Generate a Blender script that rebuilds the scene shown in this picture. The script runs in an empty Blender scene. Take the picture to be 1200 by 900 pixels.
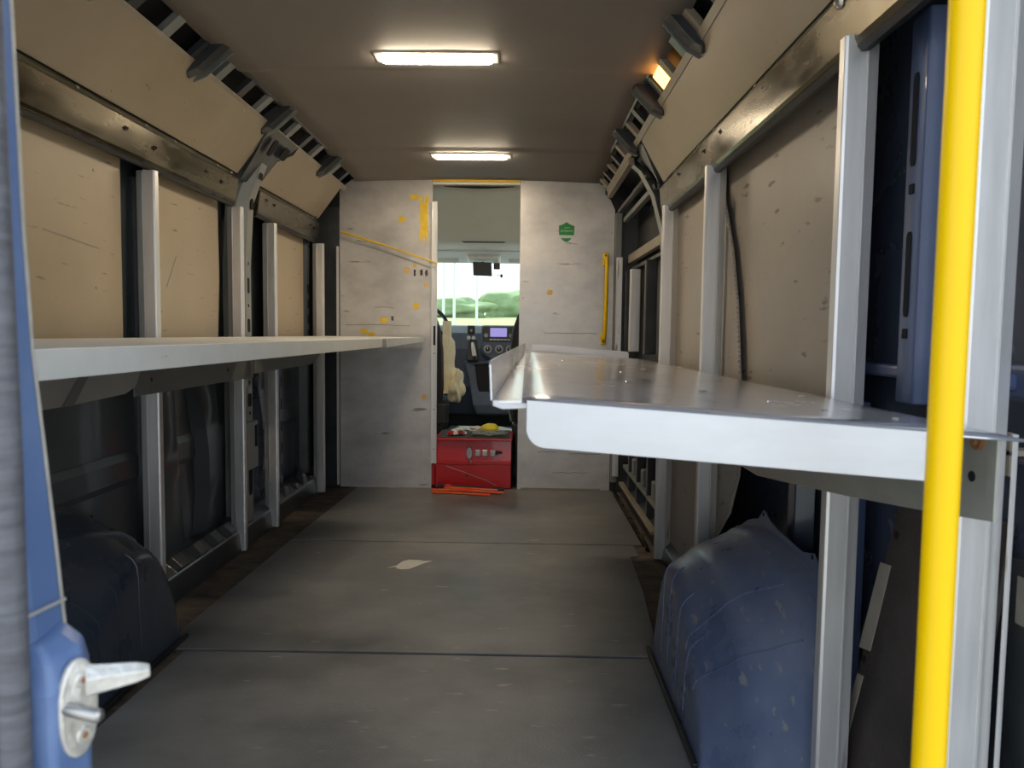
import bpy, bmesh, math, random
from mathutils import Vector, Matrix, noise
random.seed(7)
SC = bpy.context.scene
COL = SC.collection

# ---------------------------------------------------------------- camera
cam_d = bpy.data.cameras.new('camera')
cam_d.sensor_width = 36.0
cam_d.lens = 861.0 / 1200.0 * 36.0
cam_d.dof.use_dof = True; cam_d.dof.focus_distance = 3.0; cam_d.dof.aperture_fstop = 8.0
cam_d.clip_start = 0.02
cam_d.clip_end = 500
cam = bpy.data.objects.new('camera', cam_d)
COL.objects.link(cam)
YAW, PITCH, ROLL = 0.0134, 0.068, 0.0122
cam.matrix_world = (Matrix.Translation((0, 0, 0.976)) @ Matrix.Rotation(YAW, 4, 'Z')
                    @ Matrix.Rotation(math.pi / 2 - PITCH, 4, 'X') @ Matrix.Rotation(ROLL, 4, 'Z'))
SC.camera = cam
# ---------------------------------------------------------------- world, sun, exposure
w = bpy.data.worlds.new('world'); SC.world = w; w.use_nodes = True
nt = w.node_tree; nt.nodes.clear()
out = nt.nodes.new('ShaderNodeOutputWorld'); bg = nt.nodes.new('ShaderNodeBackground')
tc = nt.nodes.new('ShaderNodeTexCoord'); sp = nt.nodes.new('ShaderNodeSeparateXYZ')
rp = nt.nodes.new('ShaderNodeValToRGB')
rp.color_ramp.elements[0].position = 0.0; rp.color_ramp.elements[0].color = (0.92, 0.96, 1.0, 1)
rp.color_ramp.elements[1].position = 0.8; rp.color_ramp.elements[1].color = (0.62, 0.78, 1.0, 1)
nt.links.new(tc.outputs['Generated'], sp.inputs[0]); nt.links.new(sp.outputs['Z'], rp.inputs[0])
nt.links.new(rp.outputs[0], bg.inputs[0]); nt.links.new(bg.outputs[0], out.inputs[0])
bg.inputs[1].default_value = 1.55
sun_d = bpy.data.lights.new('sun', 'SUN'); sun_d.energy = 5.5; sun_d.angle = 0.01; sun_d.color = (1, 0.95, 0.85)
sun = bpy.data.objects.new('sun', sun_d); COL.objects.link(sun)
sun.rotation_euler = Vector((0.35, -0.62, -0.70)).to_track_quat('-Z', 'Y').to_euler()
SC.view_settings.view_transform = 'Standard'
SC.view_settings.look = 'None'
SC.view_settings.gamma = 1.0
SC.view_settings.use_curve_mapping = False
SC.view_settings.exposure = 0.5
LAMP_POWER = 62.0

# ---------------------------------------------------------------- materials
def mat(name, c, rough=0.5, metal=0.0, c2=None, scale=4.0, stretch=(1, 1, 1), lo=0.35, hi=0.65,
        marks=None, mscale=(8, 8, 8), mthr=0.66, bump=0.0, bscale=60.0, rvar=0.0, coat=0.0, emit=None, estr=0.0,
        spec=0.5, detail=6.0, sheen=0.0):
    m = bpy.data.materials.new(name); m.use_nodes = True
    t = m.node_tree; N = t.nodes; L = t.links
    b = N['Principled BSDF']
    b.inputs['Base Color'].default_value = (*c, 1)
    b.inputs['Roughness'].default_value = rough
    b.inputs['Metallic'].default_value = metal
    b.inputs['Specular IOR Level'].default_value = spec
    b.inputs['Coat Weight'].default_value = coat
    b.inputs['Sheen Weight'].default_value = sheen
    if emit:
        b.inputs['Emission Color'].default_value = (*emit, 1)
        b.inputs['Emission Strength'].default_value = estr
    tcn = N.new('ShaderNodeTexCoord')
    cur = None
    if c2 is not None:
        mp = N.new('ShaderNodeMapping'); mp.inputs['Scale'].default_value = stretch
        L.new(tcn.outputs['Object'], mp.inputs[0])
        nz = N.new('ShaderNodeTexNoise'); nz.inputs['Scale'].default_value = scale
        nz.inputs['Detail'].default_value = detail; nz.inputs['Roughness'].default_value = 0.62
        L.new(mp.outputs[0], nz.inputs['Vector'])
        r = N.new('ShaderNodeValToRGB')
        r.color_ramp.elements[0].position = lo; r.color_ramp.elements[0].color = (*c, 1)
        r.color_ramp.elements[1].position = hi; r.color_ramp.elements[1].color = (*c2, 1)
        L.new(nz.outputs[0], r.inputs[0]); cur = r.outputs[0]
        if rvar:
            mr = N.new('ShaderNodeMapRange'); mr.inputs[1].default_value = 0.3; mr.inputs[2].default_value = 0.7
            mr.inputs[3].default_value = max(0.03, rough - rvar); mr.inputs[4].default_value = min(1, rough + rvar)
            L.new(nz.outputs[0], mr.inputs[0]); L.new(mr.outputs[0], b.inputs['Roughness'])
    if marks is not None:
        mp2 = N.new('ShaderNodeMapping'); mp2.inputs['Scale'].default_value = mscale
        L.new(tcn.outputs['Object'], mp2.inputs[0])
        n2 = N.new('ShaderNodeTexNoise'); n2.inputs['Scale'].default_value = 1.0; n2.inputs['Detail'].default_value = 5
        L.new(mp2.outputs[0], n2.inputs['Vector'])
        r2 = N.new('ShaderNodeValToRGB')
        r2.color_ramp.elements[0].position = mthr; r2.color_ramp.elements[0].color = (0, 0, 0, 1)
        r2.color_ramp.elements[1].position = mthr + 0.06; r2.color_ramp.elements[1].color = (1, 1, 1, 1)
        L.new(n2.outputs[0], r2.inputs[0])
        mx = N.new('ShaderNodeMix'); mx.data_type = 'RGBA'
        L.new(r2.outputs[0], mx.inputs[0])
        if cur: L.new(cur, mx.inputs[6])
        else: mx.inputs[6].default_value = (*c, 1)
        mx.inputs[7].default_value = (*marks, 1)
        cur = mx.outputs[2]
    if cur: L.new(cur, b.inputs['Base Color'])
    if bump:
        n3 = N.new('ShaderNodeTexNoise'); n3.inputs['Scale'].default_value = bscale; n3.inputs['Detail'].default_value = 4
        L.new(tcn.outputs['Object'], n3.inputs['Vector'])
        bp = N.new('ShaderNodeBump'); bp.inputs['Strength'].default_value = bump; bp.inputs['Distance'].default_value = 0.01
        L.new(n3.outputs[0], bp.inputs['Height']); L.new(bp.outputs[0], b.inputs['Normal'])
    return m

def glass_mat(name, tint):
    m = bpy.data.materials.new(name); m.use_nodes = True
    t = m.node_tree; t.nodes.clear()
    o = t.nodes.new('ShaderNodeOutputMaterial'); mx = t.nodes.new('ShaderNodeMixShader')
    tr = t.nodes.new('ShaderNodeBsdfTransparent'); tr.inputs[0].default_value = (*tint, 1)
    gl = t.nodes.new('ShaderNodeBsdfGlossy'); gl.inputs['Roughness'].default_value = 0.02
    mx.inputs[0].default_value = 0.04; t.links.new(tr.outputs[0], mx.inputs[1]); t.links.new(gl.outputs[0], mx.inputs[2])
    t.links.new(mx.outputs[0], o.inputs[0])
    return m

M = {}
M['rubber'] = mat('floor_rubber', (0.115, 0.118, 0.122), 0.46, c2=(0.29, 0.285, 0.28), scale=1.7, stretch=(0.9, 1.2, 1), lo=.34, hi=.70,
                  marks=(0.34, 0.31, 0.28), mscale=(9, 38, 9), mthr=.66, bump=.12, bscale=160, rvar=.1)
M['sub'] = mat('dirty_subfloor', (0.06, 0.05, 0.042), 0.8, c2=(0.17, 0.13, 0.095), scale=7, stretch=(1, 2.5, 1), bump=.4, bscale=40)
M['liner'] = mat('liner_board', (0.44, 0.355, 0.235), 0.40, c2=(0.54, 0.45, 0.32), scale=1.8, lo=.3, hi=.7,
                 marks=(0.24, 0.18, 0.12), mscale=(14, 9, 60), mthr=.665, bump=.03, bscale=90, rvar=.08)
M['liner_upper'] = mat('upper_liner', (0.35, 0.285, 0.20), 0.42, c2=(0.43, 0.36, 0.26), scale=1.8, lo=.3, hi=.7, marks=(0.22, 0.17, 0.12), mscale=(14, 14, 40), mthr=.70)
M['liner_dark'] = mat('liner_board_worn', (0.30, 0.265, 0.22), 0.45, c2=(0.41, 0.365, 0.305), scale=2.2, lo=.3, hi=.7,
                 marks=(0.15, 0.125, 0.10), mscale=(14, 9, 44), mthr=.645, bump=.04, bscale=90, rvar=.08)
M['alu'] = mat('aluminium_post', (0.72, 0.71, 0.69), 0.38, .55, c2=(0.84, 0.83, 0.82), scale=5, stretch=(6, 6, .6), lo=.3, hi=.7,
               marks=(0.34, 0.31, 0.28), mscale=(30, 30, 4), mthr=.68, rvar=.1)
M['tray'] = mat('tray_aluminium', (0.74, 0.74, 0.76), 0.22, .72, c2=(0.84, 0.84, 0.87), scale=3, lo=.35, hi=.65,
                marks=(0.42, 0.40, 0.38), mscale=(26, 7, 12), mthr=.66, rvar=.08, bump=.02, bscale=14)
M['tray_paint'] = mat('tray_face', (0.60, 0.60, 0.61), 0.42, .4, c2=(0.68, 0.68, 0.69), scale=4, stretch=(1, 1, 3),
                      marks=(0.55, 0.55, 0.56), mscale=(50, 50, 16), mthr=.73)
M['shelf_face'] = mat('shelf_edge', (0.84, 0.85, 0.80), 0.42, .1, c2=(0.92, 0.93, 0.90), scale=4, stretch=(1, 3, 3), lo=.3, hi=.7,
                      marks=(0.55, 0.52, 0.46), mscale=(20, 12, 30), mthr=.71)
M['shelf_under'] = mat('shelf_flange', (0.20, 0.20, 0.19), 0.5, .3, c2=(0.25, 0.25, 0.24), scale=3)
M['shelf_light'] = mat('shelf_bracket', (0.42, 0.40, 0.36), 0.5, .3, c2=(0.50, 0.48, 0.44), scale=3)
M['bracket'] = mat('olive_zinc', (0.45, 0.46, 0.40), 0.42, .4, c2=(0.54, 0.54, 0.48), scale=4, stretch=(1, 1, 3))
M['galv'] = mat('galvanised_rail', (0.052, 0.044, 0.028), 0.25, .85, c2=(0.115, 0.098, 0.064), scale=4, stretch=(3, .8, 3), lo=.35, hi=.7,
                marks=(0.06, 0.05, 0.03), mscale=(60, 6, 60), mthr=.68, rvar=.12)
M['galv_dark'] = mat('galvanised_lip', (0.075, 0.08, 0.06), 0.3, .8, c2=(0.13, 0.135, 0.10), scale=5, stretch=(1, .4, 1))
M['bulk'] = mat('bulkhead_aluminium', (0.50, 0.48, 0.465), 0.38, .45, c2=(0.78, 0.75, 0.72), scale=3.2, stretch=(1, 1, 1.6), lo=.3, hi=.7,
                marks=(0.27, 0.25, 0.24), mscale=(5, 5, 26), mthr=.67, rvar=.08, bump=.015, bscale=30)
M['paint'] = mat('dark_blue_body', (0.040, 0.052, 0.085), 0.28, c2=(0.050, 0.066, 0.10), scale=3, coat=.3,
                 marks=(0.10, 0.10, 0.10), mscale=(10, 10, 10), mthr=.84, rvar=.08)
M['paint_daylit'] = mat('daylit_blue_body', (0.07, 0.10, 0.20), 0.36, c2=(0.085, 0.12, 0.23), scale=3, coat=.2)  # body paint with daylight on it put into a brighter blue
M['primer'] = mat('grey_green_primer', (0.20, 0.22, 0.215), 0.4, c2=(0.28, 0.29, 0.275), scale=4, coat=.2)
M['primer_tan'] = mat('pale_primer', (0.30, 0.26, 0.20), 0.4, c2=(0.40, 0.35, 0.27), scale=4)
M['void'] = mat('cavity_shade_black', (0.006, 0.006, 0.008), 0.8)  # dark inside slots, holes and gaps, painted on black pieces
M['paint_left'] = mat('dark_teal_body', (0.048, 0.062, 0.072), 0.36, c2=(0.058, 0.074, 0.084), scale=3, coat=.3)
M['black'] = mat('black_plastic', (0.012, 0.012, 0.013), 0.45, c2=(0.02, 0.02, 0.022), scale=6)
M['blackmetal'] = mat('black_paint', (0.03, 0.034, 0.038), 0.32, c2=(0.055, 0.06, 0.065), scale=6, coat=.2)
M['ceil'] = mat('grey_headliner', (0.245, 0.215, 0.198), 0.62, c2=(0.28, 0.248, 0.228), scale=1.6, marks=(0.12, 0.10, 0.09), mscale=(14, 30, 14), mthr=.74, bump=.03, bscale=200)
M['wheel'] = mat('daylit_blue_wheel_cover', (0.095, 0.130, 0.235), 0.32, c2=(0.17, 0.205, 0.30), scale=5, lo=.35, hi=.7,
                 marks=(0.24, 0.25, 0.26), mscale=(60, 14, 34), mthr=.62, rvar=.1, bump=.05, bscale=35)  # daylight put into a brighter blue than the left cover; scuffs and dust real
M['wheel_shaded'] = mat('shaded_wheel_cover', (0.026, 0.036, 0.055), 0.30, c2=(0.04, 0.052, 0.075), scale=4, lo=.35, hi=.7,
                 marks=(0.10, 0.11, 0.12), mscale=(60, 5, 5), mthr=.70, rvar=.1)  # same plastic, shade behind the nearly closed door put into a darker colour
M['yellow'] = mat('yellow_paint', (0.88, 0.54, 0.0), 0.36, c2=(0.90, 0.56, 0.0), scale=5, spec=.3,
                  marks=(0.42, 0.26, 0.03), mscale=(60, 60, 40), mthr=.76)
M['yellow_tape'] = mat('yellow_tape', (0.80, 0.52, 0.03), 0.5, c2=(0.90, 0.64, 0.06), scale=20)
M['amber_tape'] = mat('faded_tape', (0.72, 0.45, 0.12), 0.5, c2=(0.8, 0.55, 0.2), scale=20)
M['green'] = mat('green_sticker', (0.018, 0.22, 0.055), 0.35, c2=(0.03, 0.27, 0.07), scale=30)
M['white_print'] = mat('pale_print', (0.42, 0.62, 0.40), 0.4)
M['red'] = mat('red_enamel', (0.55, 0.012, 0.018), 0.28, c2=(0.63, 0.018, 0.022), scale=5, coat=.3,
               marks=(0.30, 0.02, 0.02), mscale=(30, 30, 30), mthr=.72)
M['steel'] = mat('bare_steel', (0.55, 0.53, 0.50), 0.32, .9, c2=(0.38, 0.36, 0.34), scale=20)
M['rust'] = mat('rusty_bolt', (0.26, 0.10, 0.035), 0.7, .2, c2=(0.38, 0.19, 0.08), scale=60)
M['screw'] = mat('screw_head', (0.50, 0.46, 0.38), 0.35, .8)
M['screw_dark'] = mat('dark_screw', (0.07, 0.05, 0.04), 0.5, .5)
M['orange'] = mat('orange_plastic', (0.95, 0.09, 0.01), 0.4, c2=(1.0, 0.16, 0.02), scale=20)
M['rope'] = mat('grey_rope', (0.20, 0.25, 0.25), 0.8, c2=(0.34, 0.38, 0.36), scale=60, bump=.3, bscale=300)
M['cloth'] = mat('white_cloth', (0.62, 0.60, 0.55), 0.85, c2=(0.72, 0.70, 0.66), scale=20)
M['glove'] = mat('red_glove', (0.50, 0.03, 0.03), 0.7)
M['bright_yellow'] = mat('yellow_pad', (0.90, 0.72, 0.03), 0.5)
M['lamp_frame'] = mat('lamp_housing', (0.62, 0.58, 0.52), 0.35, .2)
M['diffuser'] = mat('lit_diffuser', (0.9, 0.88, 0.8), 0.4, emit=(1.0, 0.83, 0.60), estr=LAMP_POWER)
M['amber'] = mat('sun_glow_amber_lens', (0.9, 0.4, 0.1), 0.3, emit=(1.0, 0.42, 0.09), estr=5.0)  # sunlight through the lens put into the emission
M['board'] = mat('brown_hardboard', (0.040, 0.033, 0.030), 0.62, c2=(0.075, 0.058, 0.050), scale=5, marks=(0.12, 0.10, 0.09), mscale=(30, 30, 30), mthr=.68, bump=.2, bscale=120)
M['tape'] = mat('pale_tape', (0.33, 0.30, 0.25), 0.55, c2=(0.40, 0.36, 0.30), scale=12)
M['door_paint'] = mat('weathered_blue_door', (0.10, 0.165, 0.33), 0.42, c2=(0.17, 0.245, 0.42), scale=7, lo=.4, hi=.75,
                      marks=(0.42, 0.47, 0.56), mscale=(34, 34, 24), mthr=.67, rvar=.1)
M['seal'] = mat('grey_rubber_seal', (0.075, 0.075, 0.085), 0.6, c2=(0.13, 0.13, 0.145), scale=14, stretch=(1, 1, 10), bump=.2, bscale=90)
M['zinc'] = mat('worn_zinc', (0.56, 0.53, 0.47), 0.42, .45, c2=(0.72, 0.69, 0.63), scale=40, bump=.2, bscale=120)
M['white'] = mat('white_paint', (0.78, 0.78, 0.76), 0.5)
M['cabin'] = mat('cab_headliner', (0.84, 0.80, 0.66), 0.8, c2=(0.88, 0.84, 0.70), scale=4)
M['cabin_pale'] = mat('cab_trim', (0.90, 0.89, 0.80), 0.6)
M['dash'] = mat('dashboard_plastic', (0.075, 0.098, 0.14), 0.5, c2=(0.09, 0.115, 0.16), scale=20, bump=.1, bscale=300)
M['screen'] = mat('radio_screen', (0.1, 0.1, 0.25), 0.2, emit=(0.30, 0.27, 0.75), estr=.55)
M['seat'] = mat('black_seat_fabric', (0.016, 0.015, 0.018), 0.85, c2=(0.028, 0.026, 0.03), scale=30)
M['fleece'] = mat('cream_fleece', (0.78, 0.70, 0.45), 0.9, c2=(0.86, 0.80, 0.60), scale=30, bump=.6, bscale=80)
M['carpet'] = mat('speckled_carpet', (0.04, 0.045, 0.05), 0.95, c2=(0.17, 0.17, 0.17), scale=90, lo=.45, hi=.62)
M['ground'] = mat('pale_concrete', (0.30, 0.29, 0.26), 0.9, c2=(0.36, 0.35, 0.31), scale=.5)
M['field'] = mat('dry_grass', (0.36, 0.33, 0.16), 0.95, c2=(0.30, 0.32, 0.14), scale=.3)
M['leaf'] = mat('hazed_foliage', (0.20, 0.27, 0.12), 0.9, c2=(0.32, 0.40, 0.20), scale=1.2, bump=.8, bscale=3)  # haze over the tree row put into a paler green
M['bark'] = mat('bark', (0.12, 0.09, 0.06), 0.9)
M['glass'] = glass_mat('windscreen_glass', (0.90, 0.97, 0.93))
M['van_white'] = mat('white_van_skin', (0.75, 0.76, 0.78), 0.35)
M['foam'] = mat('purple_grey_trim', (0.17, 0.14, 0.15), 0.7)
M['signblue'] = mat('pale_blue_sign', (0.25, 0.45, 0.55), 0.6)

# ---------------------------------------------------------------- mesh helpers
OFF = {}
class MB:
    def __init__(s): s.v = []; s.f = []
    def add(s, vs, fs):
        n = len(s.v); s.v += [tuple(p) for p in vs]; s.f += [tuple(i + n for i in f) for f in fs]; return s
    def box(s, a, b):
        (x0, y0, z0), (x1, y1, z1) = [min(p, q) for p, q in zip(a, b)], [max(p, q) for p, q in zip(a, b)]
        return s.add([(x0, y0, z0), (x1, y0, z0), (x1, y1, z0), (x0, y1, z0), (x0, y0, z1), (x1, y0, z1), (x1, y1, z1), (x0, y1, z1)],
                     [(0, 3, 2, 1), (4, 5, 6, 7), (0, 1, 5, 4), (1, 2, 6, 5), (2, 3, 7, 6), (3, 0, 4, 7)])
    def bridge(s, A, B):              # two matching loops -> closed solid
        n = len(A)
        return s.add(list(A) + list(B), [tuple(range(n)), tuple(range(2 * n - 1, n - 1, -1))] +
                     [(i, i + n, (i + 1) % n + n, (i + 1) % n) for i in range(n)])
    def slab(s, quad, d):             # polygon pushed along vector d
        d = Vector(d); return s.bridge([Vector(p) for p in quad], [Vector(p) + d for p in quad])
    def loft(s, loops, cap=True, closed=True):
        n = len(loops[0]); vs = [p for l in loops for p in l]; fs = []
        for k in range(len(loops) - 1):
            for i in range(n if closed else n - 1):
                j = (i + 1) % n
                fs.append((k * n + i, k * n + j, (k + 1) * n + j, (k + 1) * n + i))
        if cap and closed: fs += [tuple(range(n))[::-1], tuple(range((len(loops) - 1) * n, len(loops) * n))]
        return s.add(vs, fs)
    def tube(s, path, r, n=10, cap=True):
        path = [Vector(p) for p in path]; loops = []
        rr = r if isinstance(r, (list, tuple)) else [r] * len(path)
        t0 = (path[1] - path[0]).normalized()
        up = Vector((0, 0, 1)) if abs(t0.z) < .9 else Vector((1, 0, 0))
        a = t0.cross(up).normalized()
        for i, p in enumerate(path):
            t = (path[min(i + 1, len(path) - 1)] - path[max(i - 1, 0)]).normalized()
            a = (a - t * a.dot(t)).normalized(); b = t.cross(a)
            loops.append([p + a * math.cos(2 * math.pi * k / n) * rr[i] + b * math.sin(2 * math.pi * k / n) * rr[i] for k in range(n)])
        return s.loft(loops, cap)
    def disc(s, c, axis, r, h, n=16, r2=None):
        c = Vector(c); ax = Vector(axis).normalized()
        return s.tube([c, c + ax * h], [r, r if r2 is None else r2], n)
    def build(s, name, m, parent=None, bevel=0.0, seg=2, smooth=False, sub=0):
        me = bpy.data.meshes.new(name)
        off = Vector(OFF.get(parent.name, (0, 0, 0))) if parent else Vector((0, 0, 0))
        me.from_pydata([tuple(Vector(p) - off) for p in s.v], [], s.f)
        bm = bmesh.new(); bm.from_mesh(me)
        bmesh.ops.remove_doubles(bm, verts=bm.verts, dist=1e-6)
        bmesh.ops.recalc_face_normals(bm, faces=bm.faces)
        bm.to_mesh(me); bm.free()
        o = bpy.data.objects.new(name, me); COL.objects.link(o)
        me.materials.append(M[m] if isinstance(m, str) else m)
        if parent: o.parent = parent
        OFF[o.name] = off
        if bevel:
            md = o.modifiers.new('bevel', 'BEVEL'); md.width = bevel; md.segments = seg; md.limit_method = 'ANGLE'; md.angle_limit = .6
        if sub:
            md = o.modifiers.new('sub', 'SUBSURF'); md.levels = sub; md.render_levels = sub
        if smooth or sub:
            me.polygons.foreach_set('use_smooth', [True] * len(me.polygons))
            if not sub and bevel == 0:
                try: me.set_sharp_from_angle(angle=.7)
                except Exception: pass
        return o

def thing(name, loc, label, cat, group=None):
    o = bpy.data.objects.new(name, None); COL.objects.link(o); o.location = loc; o.empty_display_size = .05
    OFF[o.name] = tuple(loc); o['label'] = label; o['category'] = cat
    if group: o['group'] = group
    return o
def tag(o, label, cat, group=None):
    o['label'] = label; o['category'] = cat
    if group: o['group'] = group
    return o
def struct(o): o['kind'] = 'structure'; return o
def screws(parent, pts, axis, r=.005, h=.003, m='screw', name='screw'):
    for p in pts:
        c = Vector(p); ax = Vector(axis).normalized()
        MB().tube([c, c + ax * h * .6, c + ax * h], [r, r * .9, r * .45], 8).build(name, m, parent, smooth=True)

# ================================================================ SETTING
# floor: dirty base with rubber sheets laid end to end
fl = struct(MB().box((-1.36, .62, -.06), (.78, 4.66, -.008)).build('floor', 'sub'))
def sheet(poly):
    MB().slab([(x, y, -.008) for x, y in poly], (0, 0, .008)).build('floor_sheet', 'rubber', fl, bevel=.0015, seg=1)
sheet([(-1.075, 3.380), (.57, 3.380), (.57, 4.57), (-1.03, 4.57)])
sheet([(-1.105, 2.184), (.43, 2.184), (.475, 2.75), (.49, 3.2), (.53, 3.21), (.53, 3.367), (-1.075, 3.367)])
sheet([(-1.05, .985), (.40, .985), (.40, 2.169), (-1.02, 2.169)])
sheet([(-1.05, .64), (.40, .64), (.40, .976), (-1.05, .976)])
MB().box((.575, 3.3, -.006), (.59, 4.5, .012)).build('edge_strip', 'galv', fl)
# ragged pale scuff where the rubber sheet is torn to its backing
sc_pts = [(-.55, 2.985), (-.515, 3.02), (-.50, 3.075), (-.475, 3.10), (-.43, 3.095), (-.41, 3.085), (-.375, 3.09), (-.40, 3.06), (-.42, 3.03), (-.455, 2.975), (-.49, 2.97), (-.515, 2.985), (-.51, 3.005)]
MB().slab([(x, y, .0002) for x, y in sc_pts], (0, 0, .0008)).build('torn_patch', 'cloth', fl)
random.seed(3)
crumbs = MB()
for i in range(90):
    x = random.uniform(-1.0, .5); y = random.choice([random.uniform(2.2, 4.5), random.uniform(4.2, 4.56)]); s = random.uniform(.0015, .005)
    crumbs.box((x, y, .0), (x + s, y + s * 1.3, s * .6))
o = crumbs.build('debris', 'tape', fl); o['kind'] = 'stuff'

# outer shell of the cargo bay
wl = struct(MB().box((-1.375, .62, -.06), (-1.355, 4.7, 1.78)).build('wall_left', 'paint_left'))
wr = struct(MB().box((.76, .55, -.06), (.78, 4.7, 1.78)).build('wall_right', 'paint'))
MB().slab([(-1.375, .62, 1.78), (-1.12, .62, 1.93), (-1.10, .62, 1.98), (-1.375, .62, 1.80)], (0, 4.1, 0)).build('upper_skin', 'blackmetal', wl)
MB().slab([(.78, .55, 1.78), (.56, .55, 1.93), (.54, .55, 1.98), (.78, .55, 1.80)], (0, 4.15, 0)).build('upper_skin', 'blackmetal', wr)

# ceiling: headliner with shallow cross folds and a slight crown
def ceil_z(x, y):
    t = (x + .28) / .75
    z = 1.938 - .016 * t * t
    for yy, d in ((2.70, .010), (3.86, -.010)):
        k = max(0, min(1, (y - yy + .03) / .06)); z -= d * k * k * (3 - 2 * k) * -1
    if y > 4.3: z -= .003 * ((y - 4.3) / .27) ** 2
    return z
ys = [.6, .9, 1.3, 1.7, 2.1, 2.4, 2.6, 2.66, 2.68, 2.70, 2.72, 2.74, 2.9, 3.2, 3.5, 3.75, 3.82, 3.84, 3.86, 3.88, 3.90, 4.1, 4.3, 4.4, 4.5, 4.57]
cm = MB(); nx = 15
gx = [-1.03 + 1.50 * i / (nx - 1) for i in range(nx)]
vs = [(x, y, ceil_z(x, y)) for y in ys for x in gx]
fs = [(j * nx + i, j * nx + i + 1, (j + 1) * nx + i + 1, (j + 1) * nx + i) for j in range(len(ys) - 1) for i in range(nx - 1)]
cm.add(vs, fs)
ce = struct(cm.build('ceiling', 'ceil', smooth=True))
md = ce.modifiers.new('thick', 'SOLIDIFY'); md.thickness = .02; md.offset = -1
if False: pass
MB().box((-1.36, .55, 1.985), (.77, 6.25, 2.0)).build('roof_skin', 'van_white', ce)
random.seed(11)
for (x, y) in ((-.05, 2.35), (.05, 2.36), (-.04, 2.95), (-.62, 2.95), (-.66, 2.38), (.12, 3.0), (.22, 3.9), (-.55, 4.0), (.0, 4.05), (-.85, 3.6)):
    MB().disc((x, y, ceil_z(x, y) - .001), (0, 0, -1), .005, .003, 8).build('clip', 'primer', ce, smooth=True)

# ladder-like cant rails at the roof corners
def cant_rail(side, y0, y1, name, marks, sockets):
    s = side
    def P(u, v, y):       # u: across the rail 0(wall)..1(ceiling), v: depth outward
        xw, xc = (-1.085, -1.005) if s < 0 else (.50, .435)
        return Vector((xw + (xc - xw) * u + s * v, y, 1.845 + (1.915 - 1.845) * u + v * .5))
    root = struct(MB().slab([P(-.15, .05, y0), P(1.1, .05, y0), P(1.1, .06, y0), P(-.15, .06, y0)], (0, y1 - y0, 0)).build(name, 'void'))  # black backing sheet paints the dark behind the rungs
    MB().slab([P(-.18, -.004, y0), P(.12, 0, y0), P(.12, .03, y0), P(-.18, .03, y0)], (0, y1 - y0, 0)).build('lower_rail', 'primer_tan', root, bevel=.002)
    MB().slab([P(.88, 0, y0), P(1.12, 0, y0), P(1.12, .03, y0), P(.88, .03, y0)], (0, y1 - y0, 0)).build('upper_rail', 'blackmetal', root, bevel=.002)
    y = y0 + .06
    k = 0
    while y < y1 - .05:
        MB().slab([P(.1, .002, y), P(.9, .002, y), P(.9, .02, y), P(.1, .02, y)], (0, .045, 0)).build('rung', marks if (k % 2 == 0) else 'blackmetal', root)
        y += .19; k += 1
    for yb in sockets:    # roof-bow sockets clasping the rail
        MB().loft([[P(-.35, -.012, yb), P(-.1, -.022, yb), P(1.0, -.022, yb), P(1.25, -.008, yb), P(1.2, .02, yb), P(-.3, .03, yb)],
                   [P(-.50, -.016, yb + .03), P(-.1, -.032, yb + .03), P(1.0, -.030, yb + .03), P(1.3, -.012, yb + .03), P(1.25, .02, yb + .03), P(-.45, .03, yb + .03)]]
                  ).build('socket', 'blackmetal', root, bevel=.002)
        MB().loft([[P(-.50, -.016, yb + .065), P(-.1, -.030, yb + .065), P(1.0, -.030, yb + .065), P(1.35, -.012, yb + .065), P(1.25, .02, yb + .065), P(-.45, .03, yb + .065)],
                   [P(-.35, -.010, yb + .09), P(-.1, -.018, yb + .09), P(1.0, -.018, yb + .09), P(1.25, -.008, yb + .09), P(1.2, .02, yb + .09), P(-.3, .03, yb + .09)]]
                  ).build('socket', 'primer', root, bevel=.002)
    return root
cant_rail(-1, .64, 4.52, 'trim_1', 'primer', [1.30, 1.84, 2.44, 3.12, 3.95])
cr = cant_rail(1, .58, 4.52, 'trim_2', 'primer_tan', [1.2, 1.72, 2.20, 2.82, 3.42])

# left wall inner structure: pillars, ribs, sill
def pillar(y0, y1, xin, side, z0, z1, m, parent, lean=0.0, name='pillar', holes=()):
    s = side; dx = .045
    a = [(xin + s * .0, y0), (xin, y1), (xin + s * dx, y1 + .02), (xin + s * (dx + .05), y1 + .02), (xin + s * (dx + .05), y0 - .02), (xin + s * dx, y0 - .02)]
    n = 6; loops = []
    for k in range(n + 1):
        t = k / n; z = z0 + (z1 - z0) * t
        off = -s * lean * max(0, (z - 1.45) / .4) ** 1.5 if z > 1.45 else 0
        loops.append([(x + off, y, z) for x, y in a])
    o = MB().loft(loops).build(name, m, parent, bevel=.003)
    for (zc, h, wd) in holes:
        ym = (y0 + y1) / 2
        off = -s * lean * max(0, (zc - 1.45) / .4) ** 1.5 if zc > 1.45 else 0
        x = xin + off - s * .0015
        MB().loft([[(x, ym - wd / 2 + q * wd, zc - h / 2 + r * h) for q, r in ((.2, 0), (.8, 0), (1, .12), (1, .88), (.8, 1), (.2, 1), (0, .88), (0, .12))],
                   [(x + s * .004, ym - wd / 2 + q * wd, zc - h / 2 + r * h) for q, r in ((.2, 0), (.8, 0), (1, .12), (1, .88), (.8, 1), (.2, 1), (0, .88), (0, .12))]]
                  ).build('slot', 'void', o)
    return o
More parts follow.
